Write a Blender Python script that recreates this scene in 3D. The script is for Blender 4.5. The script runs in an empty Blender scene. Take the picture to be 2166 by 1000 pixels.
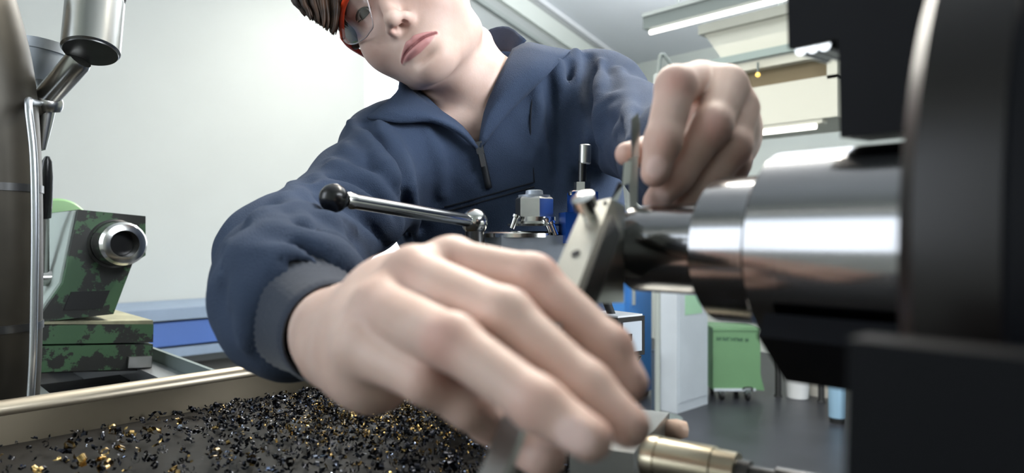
import bpy, bmesh, math, random
import numpy as np
from mathutils import Vector, Matrix
random.seed(7); RNG = np.random.default_rng(11)
D = bpy.data; SC = bpy.context.scene; COL = SC.collection
PI = math.pi
# ------------------------------------------------------------------ camera frame
FPX = 1444.0                       # focal length in pixels of the 2166 x 1000 frame
A_ = math.radians(46.0)
CAM = np.array([0.0, 0.0, 1.2])
RT = np.array([math.cos(A_), math.sin(A_), 0.0])     # to the right of the view
FW = np.array([-math.sin(A_), math.cos(A_), 0.0])    # view direction
UP = np.array([0.0, 0.0, 1.0]); BK = -FW

def ray(px, py): return RT*((px-1083.0)/FPX) + UP*((500.0-py)/FPX) + FW
def P(px, py, d): return CAM + ray(px, py)*d
def onx(px, py, x): r = ray(px, py); return CAM + r*((x-CAM[0])/r[0])
def ony(px, py, y): r = ray(px, py); return CAM + r*((y-CAM[1])/r[1])
def onz(px, py, z): r = ray(px, py); return CAM + r*((z-CAM[2])/r[2])

def srgb(r, g, b):
    f = lambda c: (c/255.0)/12.92 if c/255.0 <= 0.04045 else ((c/255.0+0.055)/1.055)**2.4
    return (f(r), f(g), f(b), 1.0)

# ------------------------------------------------------------------ materials
def mat(name, col, rough=0.5, metal=0.0, spec=0.5, bump=0.0, bscale=60.0, var=0.0, vscale=8.0, vcol=None, stretch=None, sheen=0.0, coat=0.0, detail=4.0):
    m = D.materials.new(name); m.use_nodes = True
    nt = m.node_tree; b = nt.nodes['Principled BSDF']
    b.inputs['Base Color'].default_value = col
    b.inputs['Roughness'].default_value = rough
    b.inputs['Metallic'].default_value = metal
    b.inputs['Specular IOR Level'].default_value = spec
    b.inputs['Sheen Weight'].default_value = sheen
    b.inputs['Coat Weight'].default_value = coat
    tc = nt.nodes.new('ShaderNodeTexCoord'); mp = nt.nodes.new('ShaderNodeMapping')
    nt.links.new(tc.outputs['Object'], mp.inputs['Vector'])
    if stretch: mp.inputs['Scale'].default_value = stretch
    if var > 0:
        n = nt.nodes.new('ShaderNodeTexNoise'); n.inputs['Scale'].default_value = vscale; n.inputs['Detail'].default_value = detail
        nt.links.new(mp.outputs['Vector'], n.inputs['Vector'])
        r = nt.nodes.new('ShaderNodeValToRGB'); r.color_ramp.elements[0].position = 0.35; r.color_ramp.elements[1].position = 0.7
        v2 = vcol or tuple(c*(1-var) for c in col[:3])+(1,)
        r.color_ramp.elements[0].color = v2; r.color_ramp.elements[1].color = col
        nt.links.new(n.outputs['Fac'], r.inputs['Fac']); nt.links.new(r.outputs['Color'], b.inputs['Base Color'])
    if bump > 0:
        n = nt.nodes.new('ShaderNodeTexNoise'); n.inputs['Scale'].default_value = bscale; n.inputs['Detail'].default_value = 3
        nt.links.new(mp.outputs['Vector'], n.inputs['Vector'])
        bp = nt.nodes.new('ShaderNodeBump'); bp.inputs['Strength'].default_value = bump; bp.inputs['Distance'].default_value = 0.002
        nt.links.new(n.outputs['Fac'], bp.inputs['Height']); nt.links.new(bp.outputs['Normal'], b.inputs['Normal'])
    return m

def emis(name, col, s):
    m = D.materials.new(name); m.use_nodes = True; b = m.node_tree.nodes['Principled BSDF']
    b.inputs['Base Color'].default_value = col; b.inputs['Emission Color'].default_value = col; b.inputs['Emission Strength'].default_value = s
    return m

M = {}
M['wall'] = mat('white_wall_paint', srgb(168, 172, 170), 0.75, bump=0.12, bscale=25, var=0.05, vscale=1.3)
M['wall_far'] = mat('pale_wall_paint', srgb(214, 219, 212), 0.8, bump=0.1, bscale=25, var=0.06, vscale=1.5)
M['roof'] = mat('pale_ceiling_paint', srgb(230, 234, 238), 0.8, var=0.05, vscale=1.0)
M['floor'] = mat('dark_sealed_concrete', srgb(48, 50, 56), 0.38, var=0.35, vscale=3.0, bump=0.05, bscale=30)
M['cream'] = mat('cream_sheet_metal', srgb(184, 183, 170), 0.55)
M['creamdark'] = mat('grey_beige_sheet', srgb(150, 150, 138), 0.55)
M['brown'] = mat('dark_brown_recess', srgb(104, 92, 68), 0.7)
M['teal'] = mat('grey_teal_rail', srgb(130, 144, 140), 0.5)
M['greymet'] = mat('grey_painted_metal', srgb(150, 156, 152), 0.5)
M['greydk'] = mat('dark_grey_metal', srgb(95, 104, 102), 0.5)
M['tube'] = emis('lit_fluorescent_tube', (1.0, 0.97, 0.88, 1), 3.5)
M['benchgrey'] = mat('blue_grey_bench', srgb(122, 138, 158), 0.5, var=0.1)
M['benchblue'] = mat('blue_bench_panel', srgb(66, 96, 158), 0.45, var=0.12, vscale=2)
M['pipegrey'] = mat('weathered_beige', srgb(190, 186, 176), 0.7, var=0.1)
M['bluepan'] = mat('blue_cabinet_paint', srgb(62, 122, 190), 0.4, var=0.1)
M['cabgrey'] = mat('light_grey_cabinet', srgb(186, 194, 202), 0.45, var=0.08, vscale=5)
M['cabgrey2'] = mat('pale_label_green', srgb(150, 190, 158), 0.6)
M['bin'] = mat('green_plastic_bin', srgb(102, 142, 102), 0.5, var=0.08, vscale=3)
M['bintext'] = mat('dark_green_print', srgb(48, 84, 62), 0.5)
M['black'] = mat('black_plastic', srgb(18, 18, 20), 0.25, spec=0.5)
M['blackmat'] = mat('black_rubber', srgb(22, 23, 24), 0.6)
M['white'] = mat('white_plastic', srgb(228, 230, 232), 0.45)
M['steel'] = mat('polished_steel', (0.62, 0.62, 0.60, 1), 0.18, 1.0)
M['steelrough'] = mat('brushed_steel', (0.50, 0.50, 0.48, 1), 0.32, 1.0, bump=0.05, bscale=300, var=0.15, vscale=30)
M['steeldk'] = mat('dark_oiled_steel', (0.10, 0.10, 0.10, 1), 0.33, 0.9, bump=0.05, bscale=80, var=0.35, vscale=20)
M['chuck'] = mat('black_chuck_steel', (0.0035, 0.004, 0.006, 1), 0.5, 0.0, spec=0.10, bump=0.04, bscale=60)
M['chuckbrown'] = mat('dark_oily_cast_iron', (0.006, 0.0045, 0.004, 1), 0.30, 0.0, spec=0.30)
M['toolpost'] = mat('scratched_tool_steel', (0.50, 0.55, 0.63, 1), 0.42, 0.35, var=0.3, vscale=25)
M['blue'] = mat('blue_anodised', srgb(36, 92, 190), 0.3, 0.5)
M['pan'] = mat('worn_galvanised_steel', (0.12, 0.098, 0.066, 1), 0.38, 0.6, bump=0.1, bscale=30, var=0.25, vscale=9)
M['pandk'] = mat('oily_pan_steel', (0.018, 0.015, 0.012, 1), 0.5, 0.0, spec=0.25, bump=0.2, bscale=40, var=0.5, vscale=12)
M['ways'] = mat('ground_bed_steel', (0.55, 0.57, 0.60, 1), 0.3, 0.9)
M['bedgap'] = mat('oily_black_bed', (0.006, 0.007, 0.008, 1), 0.5)
M['waygrey'] = mat('grey_way_side', srgb(112, 124, 124), 0.45, 0.2)
M['post'] = mat('tarnished_dark_steel', (0.060, 0.052, 0.038, 1), 0.45, 0.55, bump=0.15, bscale=14, var=0.5, vscale=10)
M['postlight'] = mat('satin_steel_edge', (0.5, 0.52, 0.55, 1), 0.3, 0.95)
M['lamp'] = mat('satin_lamp_steel', (0.42, 0.42, 0.40, 1), 0.26, 1.0)
M['litside'] = mat('lit_side_paint', srgb(196, 208, 202), 0.4)  # tailstock side colour, paler because that face is lit
M['navytrouser'] = mat('dark_work_trousers', srgb(34, 38, 48), 0.85)
M['boot'] = mat('black_leather', srgb(24, 22, 20), 0.5)
M['peach'] = mat('tan_plastic', srgb(240, 202, 176), 0.4)
M['gold'] = mat('brass_edge', (0.75, 0.55, 0.22, 1), 0.3, 0.9)
M['hair'] = mat('dark_brown_hair', srgb(74, 54, 42), 0.5, spec=0.25, var=0.5, vscale=60, vcol=srgb(36, 26, 20))
M['orange'] = mat('orange_red_frame', srgb(226, 72, 34), 0.25)
M['iris'] = mat('dark_brown_iris', srgb(44, 30, 24), 0.25, spec=0.25)
M['eyewhite'] = mat('eye_white', srgb(226, 216, 208), 0.15)
M['lash'] = mat('dark_lash', srgb(42, 32, 28), 0.6)
M['zip'] = mat('black_zip_tape', srgb(20, 24, 32), 0.5)
M['zipmet'] = mat('dark_zip_metal', (0.12, 0.13, 0.15, 1), 0.3, 0.9)

def _paint():
    # green paint with chipped dark patches (hard-edged wear)
    m = D.materials.new('chipped_green_paint'); m.use_nodes = True; nt = m.node_tree; b = nt.nodes['Principled BSDF']
    tc = nt.nodes.new('ShaderNodeTexCoord')
    n = nt.nodes.new('ShaderNodeTexNoise'); n.inputs['Scale'].default_value = 19; n.inputs['Detail'].default_value = 8; n.inputs['Roughness'].default_value = 0.66
    nt.links.new(tc.outputs['Object'], n.inputs['Vector'])
    r = nt.nodes.new('ShaderNodeValToRGB'); e = r.color_ramp.elements
    e[0].position = 0.494; e[0].color = (0.022, 0.024, 0.022, 1); e[1].position = 0.508; e[1].color = srgb(68, 101, 72)
    nt.links.new(n.outputs['Fac'], r.inputs['Fac']); nt.links.new(r.outputs['Color'], b.inputs['Base Color'])
    b.inputs['Roughness'].default_value = 0.42
    bp = nt.nodes.new('ShaderNodeBump'); bp.inputs['Strength'].default_value = 0.3; bp.inputs['Distance'].default_value = 0.001
    nt.links.new(r.outputs['Color'], bp.inputs['Height']); nt.links.new(bp.outputs['Normal'], b.inputs['Normal'])
    return m
M['paint'] = _paint()

def _cloth(name, col, col2):
    m = mat(name, col, 0.9, spec=0.2, var=0.3, vscale=9, vcol=col2, bump=0.5, bscale=900, sheen=0.04)
    return m
M['jacket'] = _cloth('navy_work_jacket_cloth', srgb(64, 77, 101), srgb(53, 65, 86))
M['cuff'] = mat('navy_ribbed_knit', srgb(50, 57, 72), 0.9, spec=0.2, bump=0.2, bscale=500, sheen=0.2)
M['seam'] = mat('dark_navy_stitching', srgb(22, 28, 40), 0.9)

def _skin():
    m = D.materials.new('fair_skin'); m.use_nodes = True; nt = m.node_tree; b = nt.nodes['Principled BSDF']
    L = nt.links.new
    def attr(n):
        a = nt.nodes.new('ShaderNodeAttribute'); a.attribute_name = n; return a.outputs['Fac']
    def mix(a, colb, fac):
        x = nt.nodes.new('ShaderNodeMix'); x.data_type = 'RGBA'
        L(fac, x.inputs['Factor']); x.inputs['B'].default_value = colb
        if isinstance(a, tuple): x.inputs['A'].default_value = a
        else: L(a, x.inputs['A'])
        return x.outputs['Result']
    tc = nt.nodes.new('ShaderNodeTexCoord'); n = nt.nodes.new('ShaderNodeTexNoise'); n.inputs['Scale'].default_value = 45; n.inputs['Detail'].default_value = 4
    L(tc.outputs['Object'], n.inputs['Vector'])
    rp = nt.nodes.new('ShaderNodeValToRGB'); rp.color_ramp.elements[0].position = 0.3; rp.color_ramp.elements[1].position = 0.75
    rp.color_ramp.elements[0].color = srgb(210, 178, 164); rp.color_ramp.elements[1].color = srgb(222, 194, 182)
    L(n.outputs['Fac'], rp.inputs['Fac'])
    c = rp.outputs['Color']
    c = mix(c, srgb(200, 136, 124), attr('flush_shade'))
    c = mix(c, srgb(196, 140, 138), attr('lip'))
    c = mix(c, srgb(140, 84, 84), attr('lipline'))
    c = mix(c, srgb(226, 196, 188), attr('nail'))
    c = mix(c, srgb(74, 54, 44), attr('brow'))
    L(c, b.inputs['Base Color'])
    b.inputs['Roughness'].default_value = 0.48
    b.inputs['Subsurface Weight'].default_value = 0.12
    b.inputs['Subsurface Radius'].default_value = (0.006, 0.0025, 0.0015)
    b.inputs['Subsurface Scale'].default_value = 1.0
    b.inputs['Specular IOR Level'].default_value = 0.35
    nz = nt.nodes.new('ShaderNodeTexNoise'); nz.inputs['Scale'].default_value = 420; nz.inputs['Detail'].default_value = 2
    L(tc.outputs['Object'], nz.inputs['Vector'])
    bp = nt.nodes.new('ShaderNodeBump'); bp.inputs['Strength'].default_value = 0.12; bp.inputs['Distance'].default_value = 0.001
    L(nz.outputs['Fac'], bp.inputs['Height']); L(bp.outputs['Normal'], b.inputs['Normal'])
    return m
M['skin'] = _skin()

def _lens():
    m = D.materials.new('clear_polycarbonate'); m.use_nodes = True; nt = m.node_tree
    out = nt.nodes['Material Output']; nt.nodes.remove(nt.nodes['Principled BSDF'])
    t = nt.nodes.new('ShaderNodeBsdfTransparent'); t.inputs['Color'].default_value = (0.95, 0.95, 0.96, 1)
    g = nt.nodes.new('ShaderNodeBsdfGlossy'); g.inputs['Roughness'].default_value = 0.05
    lw = nt.nodes.new('ShaderNodeLayerWeight'); lw.inputs['Blend'].default_value = 0.25
    fr = nt.nodes.new('ShaderNodeMath'); fr.operation = 'MULTIPLY_ADD'; fr.inputs[1].default_value = 0.35; fr.inputs[2].default_value = 0.025
    nt.links.new(lw.outputs['Facing'], fr.inputs[0])
    mx = nt.nodes.new('ShaderNodeMixShader')
    nt.links.new(fr.outputs[0], mx.inputs['Fac']); nt.links.new(t.outputs['BSDF'], mx.inputs[1]); nt.links.new(g.outputs['BSDF'], mx.inputs[2])
    nt.links.new(mx.outputs['Shader'], out.inputs['Surface'])
    return m
M['lens'] = _lens()

# ------------------------------------------------------------------ objects
def link(o, parent=None):
    COL.objects.link(o)
    if parent is not None: o.parent = parent
    return o
def tag(o, label=None, cat=None, group=None, kind=None):
    if label: o['label'] = label
    if cat: o['category'] = cat
    if group: o['group'] = group
    if kind: o['kind'] = kind
    return o
def thing(name, label, cat, group=None, loc=(0, 0, 0)):
    o = D.objects.new(name, None); o.empty_display_size = 0.05
    o.location = loc
    return tag(link(o), label, cat, group)
def mesh_obj(name, verts, faces, m, parent=None, smooth=None, kind=None):
    me = D.meshes.new(name); me.from_pydata([tuple(map(float, v)) for v in verts], [], [tuple(f) for f in faces]); me.update()
    return fin(name, me, m, parent, smooth, kind)
def fin(name, me, m, parent=None, smooth=None, kind=None):
    if m: me.materials.append(m)
    if smooth is not None:
        me.polygons.foreach_set('use_smooth', [True]*len(me.polygons))
        if smooth < 180: me.set_sharp_from_angle(angle=math.radians(smooth))
    o = link(D.objects.new(name, me), parent)
    if kind: o['kind'] = kind
    return o

class MB:
    """collects shapes in world coordinates, then becomes ONE mesh object"""
    def __init__(s): s.bm = bmesh.new()
    def _bev(s, geom_faces, bev, seg=2):
        if bev <= 0: return
        es = set()
        for f in geom_faces:
            for e in f.edges:
                if len(e.link_faces) == 2 and e.calc_face_angle(0) > math.radians(28): es.add(e)
        bmesh.ops.bevel(s.bm, geom=list(es), offset=bev, segments=seg, profile=0.5, affect='EDGES', clamp_overlap=True)
    def hull(s, lower, upper, bev=0, seg=2):
        """prism between two equal-length loops"""
        a = [s.bm.verts.new(tuple(map(float, p))) for p in lower]; b = [s.bm.verts.new(tuple(map(float, p))) for p in upper]
        n = len(a); fs = [s.bm.faces.new(a[::-1]), s.bm.faces.new(b)]
        for i in range(n): fs.append(s.bm.faces.new((a[i], a[(i+1) % n], b[(i+1) % n], b[i])))
        s._bev(fs, bev, seg); return s
    def box(s, lo, hi, bev=0, seg=2):
        x0, y0, z0 = lo; x1, y1, z1 = hi
        return s.hull([(x0, y0, z0), (x1, y0, z0), (x1, y1, z0), (x0, y1, z0)], [(x0, y0, z1), (x1, y0, z1), (x1, y1, z1), (x0, y1, z1)], bev, seg)
    def obox(s, c, ax, ay, az, hx, hy, hz, bev=0, seg=2):
        c, ax, ay, az = map(np.asarray, (c, ax, ay, az))
        q = [(-1, -1), (1, -1), (1, 1), (-1, 1)]
        return s.hull([c+ax*hx*i+ay*hy*j-az*hz for i, j in q], [c+ax*hx*i+ay*hy*j+az*hz for i, j in q], bev, seg)
    def lathe(s, o, axis, prof, n=48, cap=True, hexa=False):
        """prof: list of (distance along axis, radius)"""
        o = np.asarray(o, float); a = np.asarray(axis, float); a = a/np.linalg.norm(a)
        t = np.array([0, 0, 1.0]) if abs(a[2]) < 0.9 else np.array([1.0, 0, 0])
        u = np.cross(a, t); u /= np.linalg.norm(u); w = np.cross(a, u)
        rings = []
        for d, r in prof:
            if r <= 1e-6: rings.append([s.bm.verts.new(tuple(o+a*d))])
            else: rings.append([s.bm.verts.new(tuple(o+a*d+(u*math.cos(2*PI*k/n)+w*math.sin(2*PI*k/n))*r)) for k in range(n)])
        for A, B in zip(rings, rings[1:]):
            for k in range(n):
                k2 = (k+1) % n
                if len(A) == 1 and len(B) == 1: continue
                if len(A) == 1: s.bm.faces.new((A[0], B[k2], B[k]))
                elif len(B) == 1: s.bm.faces.new((A[k], A[k2], B[0]))
                else: s.bm.faces.new((A[k], A[k2], B[k2], B[k]))
        if cap:
            if len(rings[0]) > 1: s.bm.faces.new(rings[0][::-1])
            if len(rings[-1]) > 1: s.bm.faces.new(rings[-1])
        return s
    def ball(s, c, r, n=32):
        return s.lathe(np.asarray(c)-np.array([0, 0, r]), (0, 0, 1), [(r-r*math.cos(PI*i/(n//2)), r*math.sin(PI*i/(n//2)) if 0 < i < n//2 else 0) for i in range(n//2+1)], n)
    def tube(s, pts, rad, n=16, cap=True):
        pts = [np.asarray(p, float) for p in pts]; N = len(pts)
        rad = rad if hasattr(rad, '__len__') else [rad]*N
        tang = [pts[min(i+1, N-1)]-pts[max(i-1, 0)] for i in range(N)]
        rings = []; u = None
        for p, t, r in zip(pts, tang, rad):
            t = t/(np.linalg.norm(t)+1e-12)
            if u is None: u = np.cross(t, (0.3, 0.2, 0.93)); u = np.cross(t, (1, 0, 0)) if np.linalg.norm(u) < 0.1 else u
            u = u-t*(u@t); u = u/(np.linalg.norm(u)+1e-12); w = np.cross(t, u)
            rings.append([s.bm.verts.new(tuple(p+(u*math.cos(2*PI*k/n)+w*math.sin(2*PI*k/n))*r)) for k in range(n)])
        for A, B in zip(rings, rings[1:]):
            for k in range(n): s.bm.faces.new((A[k], A[(k+1) % n], B[(k+1) % n], B[k]))
        if cap: s.bm.faces.new(rings[0][::-1]); s.bm.faces.new(rings[-1])
        return s
    def build(s, name, m, parent=None, smooth=35, kind=None):
        bmesh.ops.recalc_face_normals(s.bm, faces=s.bm.faces[:])
        me = D.meshes.new(name); s.bm.to_mesh(me); s.bm.free()
        return fin(name, me, m, parent, smooth, kind)

def smoothline(pts, n=8):
    """Catmull-Rom through points"""
    pts = [np.asarray(p, float) for p in pts]
    q = [2*pts[0]-pts[1]]+pts+[2*pts[-1]-pts[-2]]; out = []
    for i in range(1, len(q)-2):
        p0, p1, p2, p3 = q[i-1], q[i], q[i+1], q[i+2]
        for k in range(n):
            t = k/n
            out.append(0.5*((2*p1)+(-p0+p2)*t+(2*p0-5*p1+4*p2-p3)*t*t+(-p0+3*p1-3*p2+p3)*t**3))
    out.append(pts[-1]); return out

# ------------------------------------------------------------------ implicit surfaces
def smin(a, b, k):
    if k <= 1e-6: return np.minimum(a, b)
    h = np.maximum(k-np.abs(a-b), 0)/k
    return np.minimum(a, b)-h*h*k*0.25
class SDF:
    def __init__(s): s.ops = []
    def add(s, prim, k=0.006, mode='u'):
        fn, lo, hi = prim; m_ = 2.2*k+0.010; s.ops.append((fn, np.asarray(lo)-m_, np.asarray(hi)+m_, k, mode)); return s
    def sub(s, prim, k=0.003): return s.add(prim, k, 's')
    def eval(s, p, ops=None):
        d = np.full(len(p), 0.5, np.float32)
        for fn, lo, hi, k, mode in (s.ops if ops is None else ops):
            v = fn(p).astype(np.float32)
            if mode == 'u': d = smin(d, v, k)
            elif mode == 's': d = -smin(-d, v, k)
            else: d = d+v               # displacement
        return d
    def hit(s, px, py, t0=0.15, t1=1.6, n=700):
        """distance along the line of sight at which it meets the surface"""
        ts = np.linspace(t0, t1, n); r = ray(px, py)
        d = s.eval((CAM+np.outer(ts, r)).astype(np.float32))
        i = np.argmax(d < 0)
        if d[i] >= 0: return None
        if i == 0: return ts[0]
        return ts[i-1]+(ts[i]-ts[i-1])*d[i-1]/(d[i-1]-d[i])
    def surf(s, px, py, off=0.0, fallback=0.85):
        t = s.hit(px, py)
        return P(px, py, (fallback if t is None else t)-off)
    def mesh(s, h, nb=24, slack=1.35):
        solid = [o for o in s.ops if o[4] == 'u']
        lo = np.min([o[1] for o in solid], 0)-3*h; hi = np.max([o[2] for o in solid], 0)+3*h
        NB = np.ceil((hi-lo)/(h*nb)).astype(int)
        g = np.stack(np.meshgrid(*[np.arange(n) for n in NB], indexing='ij'), -1).reshape(-1, 3)
        cen = lo+(g+0.5)*h*nb
        dc = s.eval(cen.astype(np.float32)); half = h*nb*0.5*math.sqrt(3)
        keep = g[np.abs(dc) < half*slack+0.012]
        NX, NY, NZ = (NB*nb+2); V = []; I = []; Q = []
        ax = np.arange(nb+1); loc = np.stack(np.meshgrid(ax, ax, ax, indexing='ij'), -1).reshape(-1, 3)
        edges = [(a, b) for a in range(8) for b in range(a+1, 8) if bin(a ^ b).count('1') == 1]
        def gid(c): return ((c[:, 0]+1)*NY+(c[:, 1]+1))*NZ+(c[:, 2]+1)
        for b in keep:
            base = b*nb; p0 = lo+base*h; p1 = p0+h*nb
            ops = [o for o in s.ops if o[4] == 'd' or (np.all(o[1]-h < p1) and np.all(o[2]+h > p0))]
            if not any(o[4] == 'u' for o in ops): continue
            F = s.eval((p0+loc*h).astype(np.float32), ops).reshape(nb+1, nb+1, nb+1)
            S = F < 0
            if S.all() or not S.any(): continue
            cs = sum(S[i:nb+i, j:nb+j, k:nb+k].astype(np.int8) for i in (0, 1) for j in (0, 1) for k in (0, 1))
            c = np.argwhere((cs > 0) & (cs < 8))
            if len(c):
                val = np.stack([F[c[:, 0]+(m & 1), c[:, 1]+(m >> 1 & 1), c[:, 2]+(m >> 2 & 1)] for m in range(8)], 1)
                acc = np.zeros((len(c), 3)); cnt = np.zeros(len(c))
                for ea, eb in edges:
                    va, vb = val[:, ea], val[:, eb]; mk = (va < 0) != (vb < 0)
                    t = np.where(mk, va/np.where(mk, va-vb, 1), 0)[:, None]
                    pa = np.array([ea & 1, ea >> 1 & 1, ea >> 2 & 1]); pb = np.array([eb & 1, eb >> 1 & 1, eb >> 2 & 1])
                    acc += np.where(mk[:, None], pa+(pb-pa)*t, 0); cnt += mk
                V.append(p0+(c+acc/cnt[:, None])*h); I.append(gid(c+base))
            for a in range(3):
                T = np.moveaxis(F, a, 0); sh = np.moveaxis(S, a, 0)
                e = np.argwhere((sh[:-1, :nb, :nb] != sh[1:, :nb, :nb]))
                if not len(e): continue
                flip = sh[e[:, 0], e[:, 1], e[:, 2]]
                b1, b2 = (a+1) % 3, (a+2) % 3
                rest = [x for x in range(3) if x != a]
                cell = np.zeros((len(e), 3), int); cell[:, a] = e[:, 0]; cell[:, rest[0]] = e[:, 1]; cell[:, rest[1]] = e[:, 2]
                cell += base
                d1 = np.zeros(3, int); d1[b1] = 1; d2 = np.zeros(3, int); d2[b2] = 1
                q = np.stack([gid(cell-d1-d2), gid(cell-d2), gid(cell), gid(cell-d1)], 1)
                q[~flip] = q[~flip][:, ::-1]
                Q.append(q)
        V = np.concatenate(V); I = np.concatenate(I); Q = np.concatenate(Q)
        o = np.argsort(I); I = I[o]; V = V[o]
        pos = np.searchsorted(I, Q); pos = np.minimum(pos, len(I)-1)
        ok = (I[pos] == Q).all(1)
        return V, pos[ok]

def lap(V, Q, it=2, f=0.5):
    """a little Laplacian smoothing over quad edges"""
    a = np.concatenate([Q[:, [0, 1]], Q[:, [1, 2]], Q[:, [2, 3]], Q[:, [3, 0]]])
    for _ in range(it):
        S = np.zeros_like(V); n = np.zeros(len(V))
        np.add.at(S, a[:, 0], V[a[:, 1]]); np.add.at(S, a[:, 1], V[a[:, 0]]); np.add.at(n, a[:, 0], 1); np.add.at(n, a[:, 1], 1)
        V = V+(S/np.maximum(n, 1)[:, None]-V)*f
    return V

def np_mesh(name, V, Q):
    me = D.meshes.new(name); n = len(Q)
    me.vertices.add(len(V)); me.vertices.foreach_set('co', V.astype(np.float32).ravel())
    me.loops.add(n*4); me.loops.foreach_set('vertex_index', Q.astype(np.int32).ravel())
    me.polygons.add(n); me.polygons.foreach_set('loop_start', (np.arange(n)*4).astype(np.int32))
    try: me.polygons.foreach_set('loop_total', np.full(n, 4, np.int32))
    except Exception: pass
    me.update(calc_edges=True); me.validate()
    return me

def nrm(v): v = np.asarray(v, float); return v/np.linalg.norm(v)
def cone(a, b, ra, rb):
    a = np.asarray(a, np.float32); b = np.asarray(b, np.float32); v = b-a; L2 = max(float(v@v), 1e-12)
    def fn(p):
        t = np.clip(((p-a)@v)/L2, 0, 1); q = p-a-t[:, None]*v
        return np.sqrt((q*q).sum(1))-(ra+(rb-ra)*t)
    r = np.array([[ra]*3, [rb]*3]); pts = np.array([a, b])
    return fn, (pts-r).min(0), (pts+r).max(0)
def sph(c, r): return cone(c, np.asarray(c)+1e-6, r, r)
def ell(c, R, axes=None):
    c = np.asarray(c, np.float32); R = np.asarray(R, np.float32); A = np.asarray(axes if axes is not None else np.eye(3), np.float32)
    def fn(p):
        q = (p-c)@A.T; k0 = np.sqrt(((q/R)**2).sum(1)); k1 = np.sqrt(((q/(R*R))**2).sum(1))
        return np.where(k1 > 1e-9, k0*(k0-1)/np.maximum(k1, 1e-9), -R.min())
    e = np.abs(A.T)@R+0.012+min(0.08, (float(R.max()/R.min())-1)*0.06)
    return fn, c-e, c+e
def chain(pts, rads, k=0.003):
    """a finger or limb: tapered segments blended to one shape"""
    segs = [cone(pts[i], pts[i+1], rads[i], rads[i+1]) for i in range(len(pts)-1)]
    def fn(p):
        d = segs[0][0](p)
        for s_ in segs[1:]: d = smin(d, s_[0](p), k)
        return d
    return fn, np.min([s_[1] for s_ in segs], 0)-k, np.max([s_[2] for s_ in segs], 0)+k
def halfs(planes, lo, hi):
    """convex region: max of (p-o).n"""
    def fn(p):
        d = None
        for o, n in planes:
            v = (p-np.asarray(o, np.float32))@np.asarray(n, np.float32); d = v if d is None else np.maximum(d, v)
        return d
    return fn, lo, hi
# =================================================================== ROOM
XW, YB, YF, XE = -5.0, 6.8, -3.2, 2.6          # end wall, wall behind the operator, window wall behind the camera, headstock-side wall
g2 = onx(1290, 110, XW); g1 = onx(1140, 0, XW); SLOPE = (g2[2]-g1[2])/(g2[1]-g1[1])
def roofz(y): return g2[2]+SLOPE*(y-g2[1])
b = MB(); b.box((XW-0.2, YF-0.2, -0.12), (XE+0.2, YB+0.2, 0.0)); b.build('floor', M['floor'], kind='structure')
def roof_piece(y0, y1, x0, x1, dz0, dz1):
    b = MB()
    b.hull([(x0, y0, roofz(y0)+dz0), (x1, y0, roofz(y0)+dz0), (x1, y1, roofz(y1)+dz0), (x0, y1, roofz(y1)+dz0)],
           [(x0, y0, roofz(y0)+dz1), (x1, y0, roofz(y0)+dz1), (x1, y1, roofz(y1)+dz1), (x0, y1, roofz(y1)+dz1)]); return b
roof_piece(YF-0.2, YB+0.2, XW-0.2, XE+0.2, 0, 0.15).build('ceiling', M['roof'], kind='structure')
wy0, wy1 = onx(772, 300, XW)[1], onx(965, 300, XW)[1]; wz0 = onx(800, 588, XW)[2]; wz1 = 3.35
b = MB()
def gable(y0, y1, z0):
    b.hull([(XW-0.2, y0, z0), (XW-0.2, y1, z0), (XW-0.2, y1, roofz(y1)), (XW-0.2, y0, roofz(y0))], [(XW, y0, z0), (XW, y1, z0), (XW, y1, roofz(y1)), (XW, y0, roofz(y0))])
gable(YF-0.2, wy0, 0); gable(wy1, YB+0.2, 0); gable(wy0, wy1, wz1)
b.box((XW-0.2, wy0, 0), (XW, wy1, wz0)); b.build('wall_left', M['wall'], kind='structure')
b = MB(); t = 0.05
b.box((XW-0.12, wy0, wz0), (XW-0.06, wy0+t, wz1)); b.box((XW-0.12, wy1-t, wz0), (XW-0.06, wy1, wz1)); b.box((XW-0.12, wy0, wz0), (XW-0.06, wy1, wz0+t)); b.box((XW-0.12, wy0, wz1-t), (XW-0.06, wy1, wz1))
wf = b.build('window_1', M['white'], kind='structure')
b = MB(); b.box((XW-0.095, wy0+t, wz0+t), (XW-0.088, wy1-t, wz1-t)); b.build('pane', M['lens'], wf)
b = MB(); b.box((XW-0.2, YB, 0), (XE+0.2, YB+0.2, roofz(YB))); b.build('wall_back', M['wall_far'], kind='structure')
b = MB(); b.hull([(XE, YF-0.2, 0), (XE, YB+0.2, 0), (XE, YB+0.2, roofz(YB)), (XE, YF-0.2, roofz(YF))], [(XE+0.2, YF-0.2, 0), (XE+0.2, YB+0.2, 0), (XE+0.2, YB+0.2, roofz(YB)), (XE+0.2, YF-0.2, roofz(YF))]); b.bm.free()
RW = (0.2, 2.4, 1.2, 3.2); b = MB()  # unseen window opening, added to light the face and chest
for lo, hi in (((YF-0.2, 0), (YB+0.2, RW[2])), ((YF-0.2, RW[2]), (RW[0], RW[3])), ((RW[1], RW[2]), (YB+0.2, RW[3]))): b.box((XE, lo[0], lo[1]), (XE+0.2, hi[0], hi[1]))
b.hull([(XE, YF-0.2, RW[3]), (XE, YB+0.2, RW[3]), (XE, YB+0.2, max(roofz(YB), RW[3]+.01)), (XE, YF-0.2, roofz(YF))], [(XE+0.2, YF-0.2, RW[3]), (XE+0.2, YB+0.2, RW[3]), (XE+0.2, YB+0.2, max(roofz(YB), RW[3]+.01)), (XE+0.2, YF-0.2, roofz(YF))]); b.build('wall_right', M['wall_far'], kind='structure')
b = MB(); t = 0.05
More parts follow.
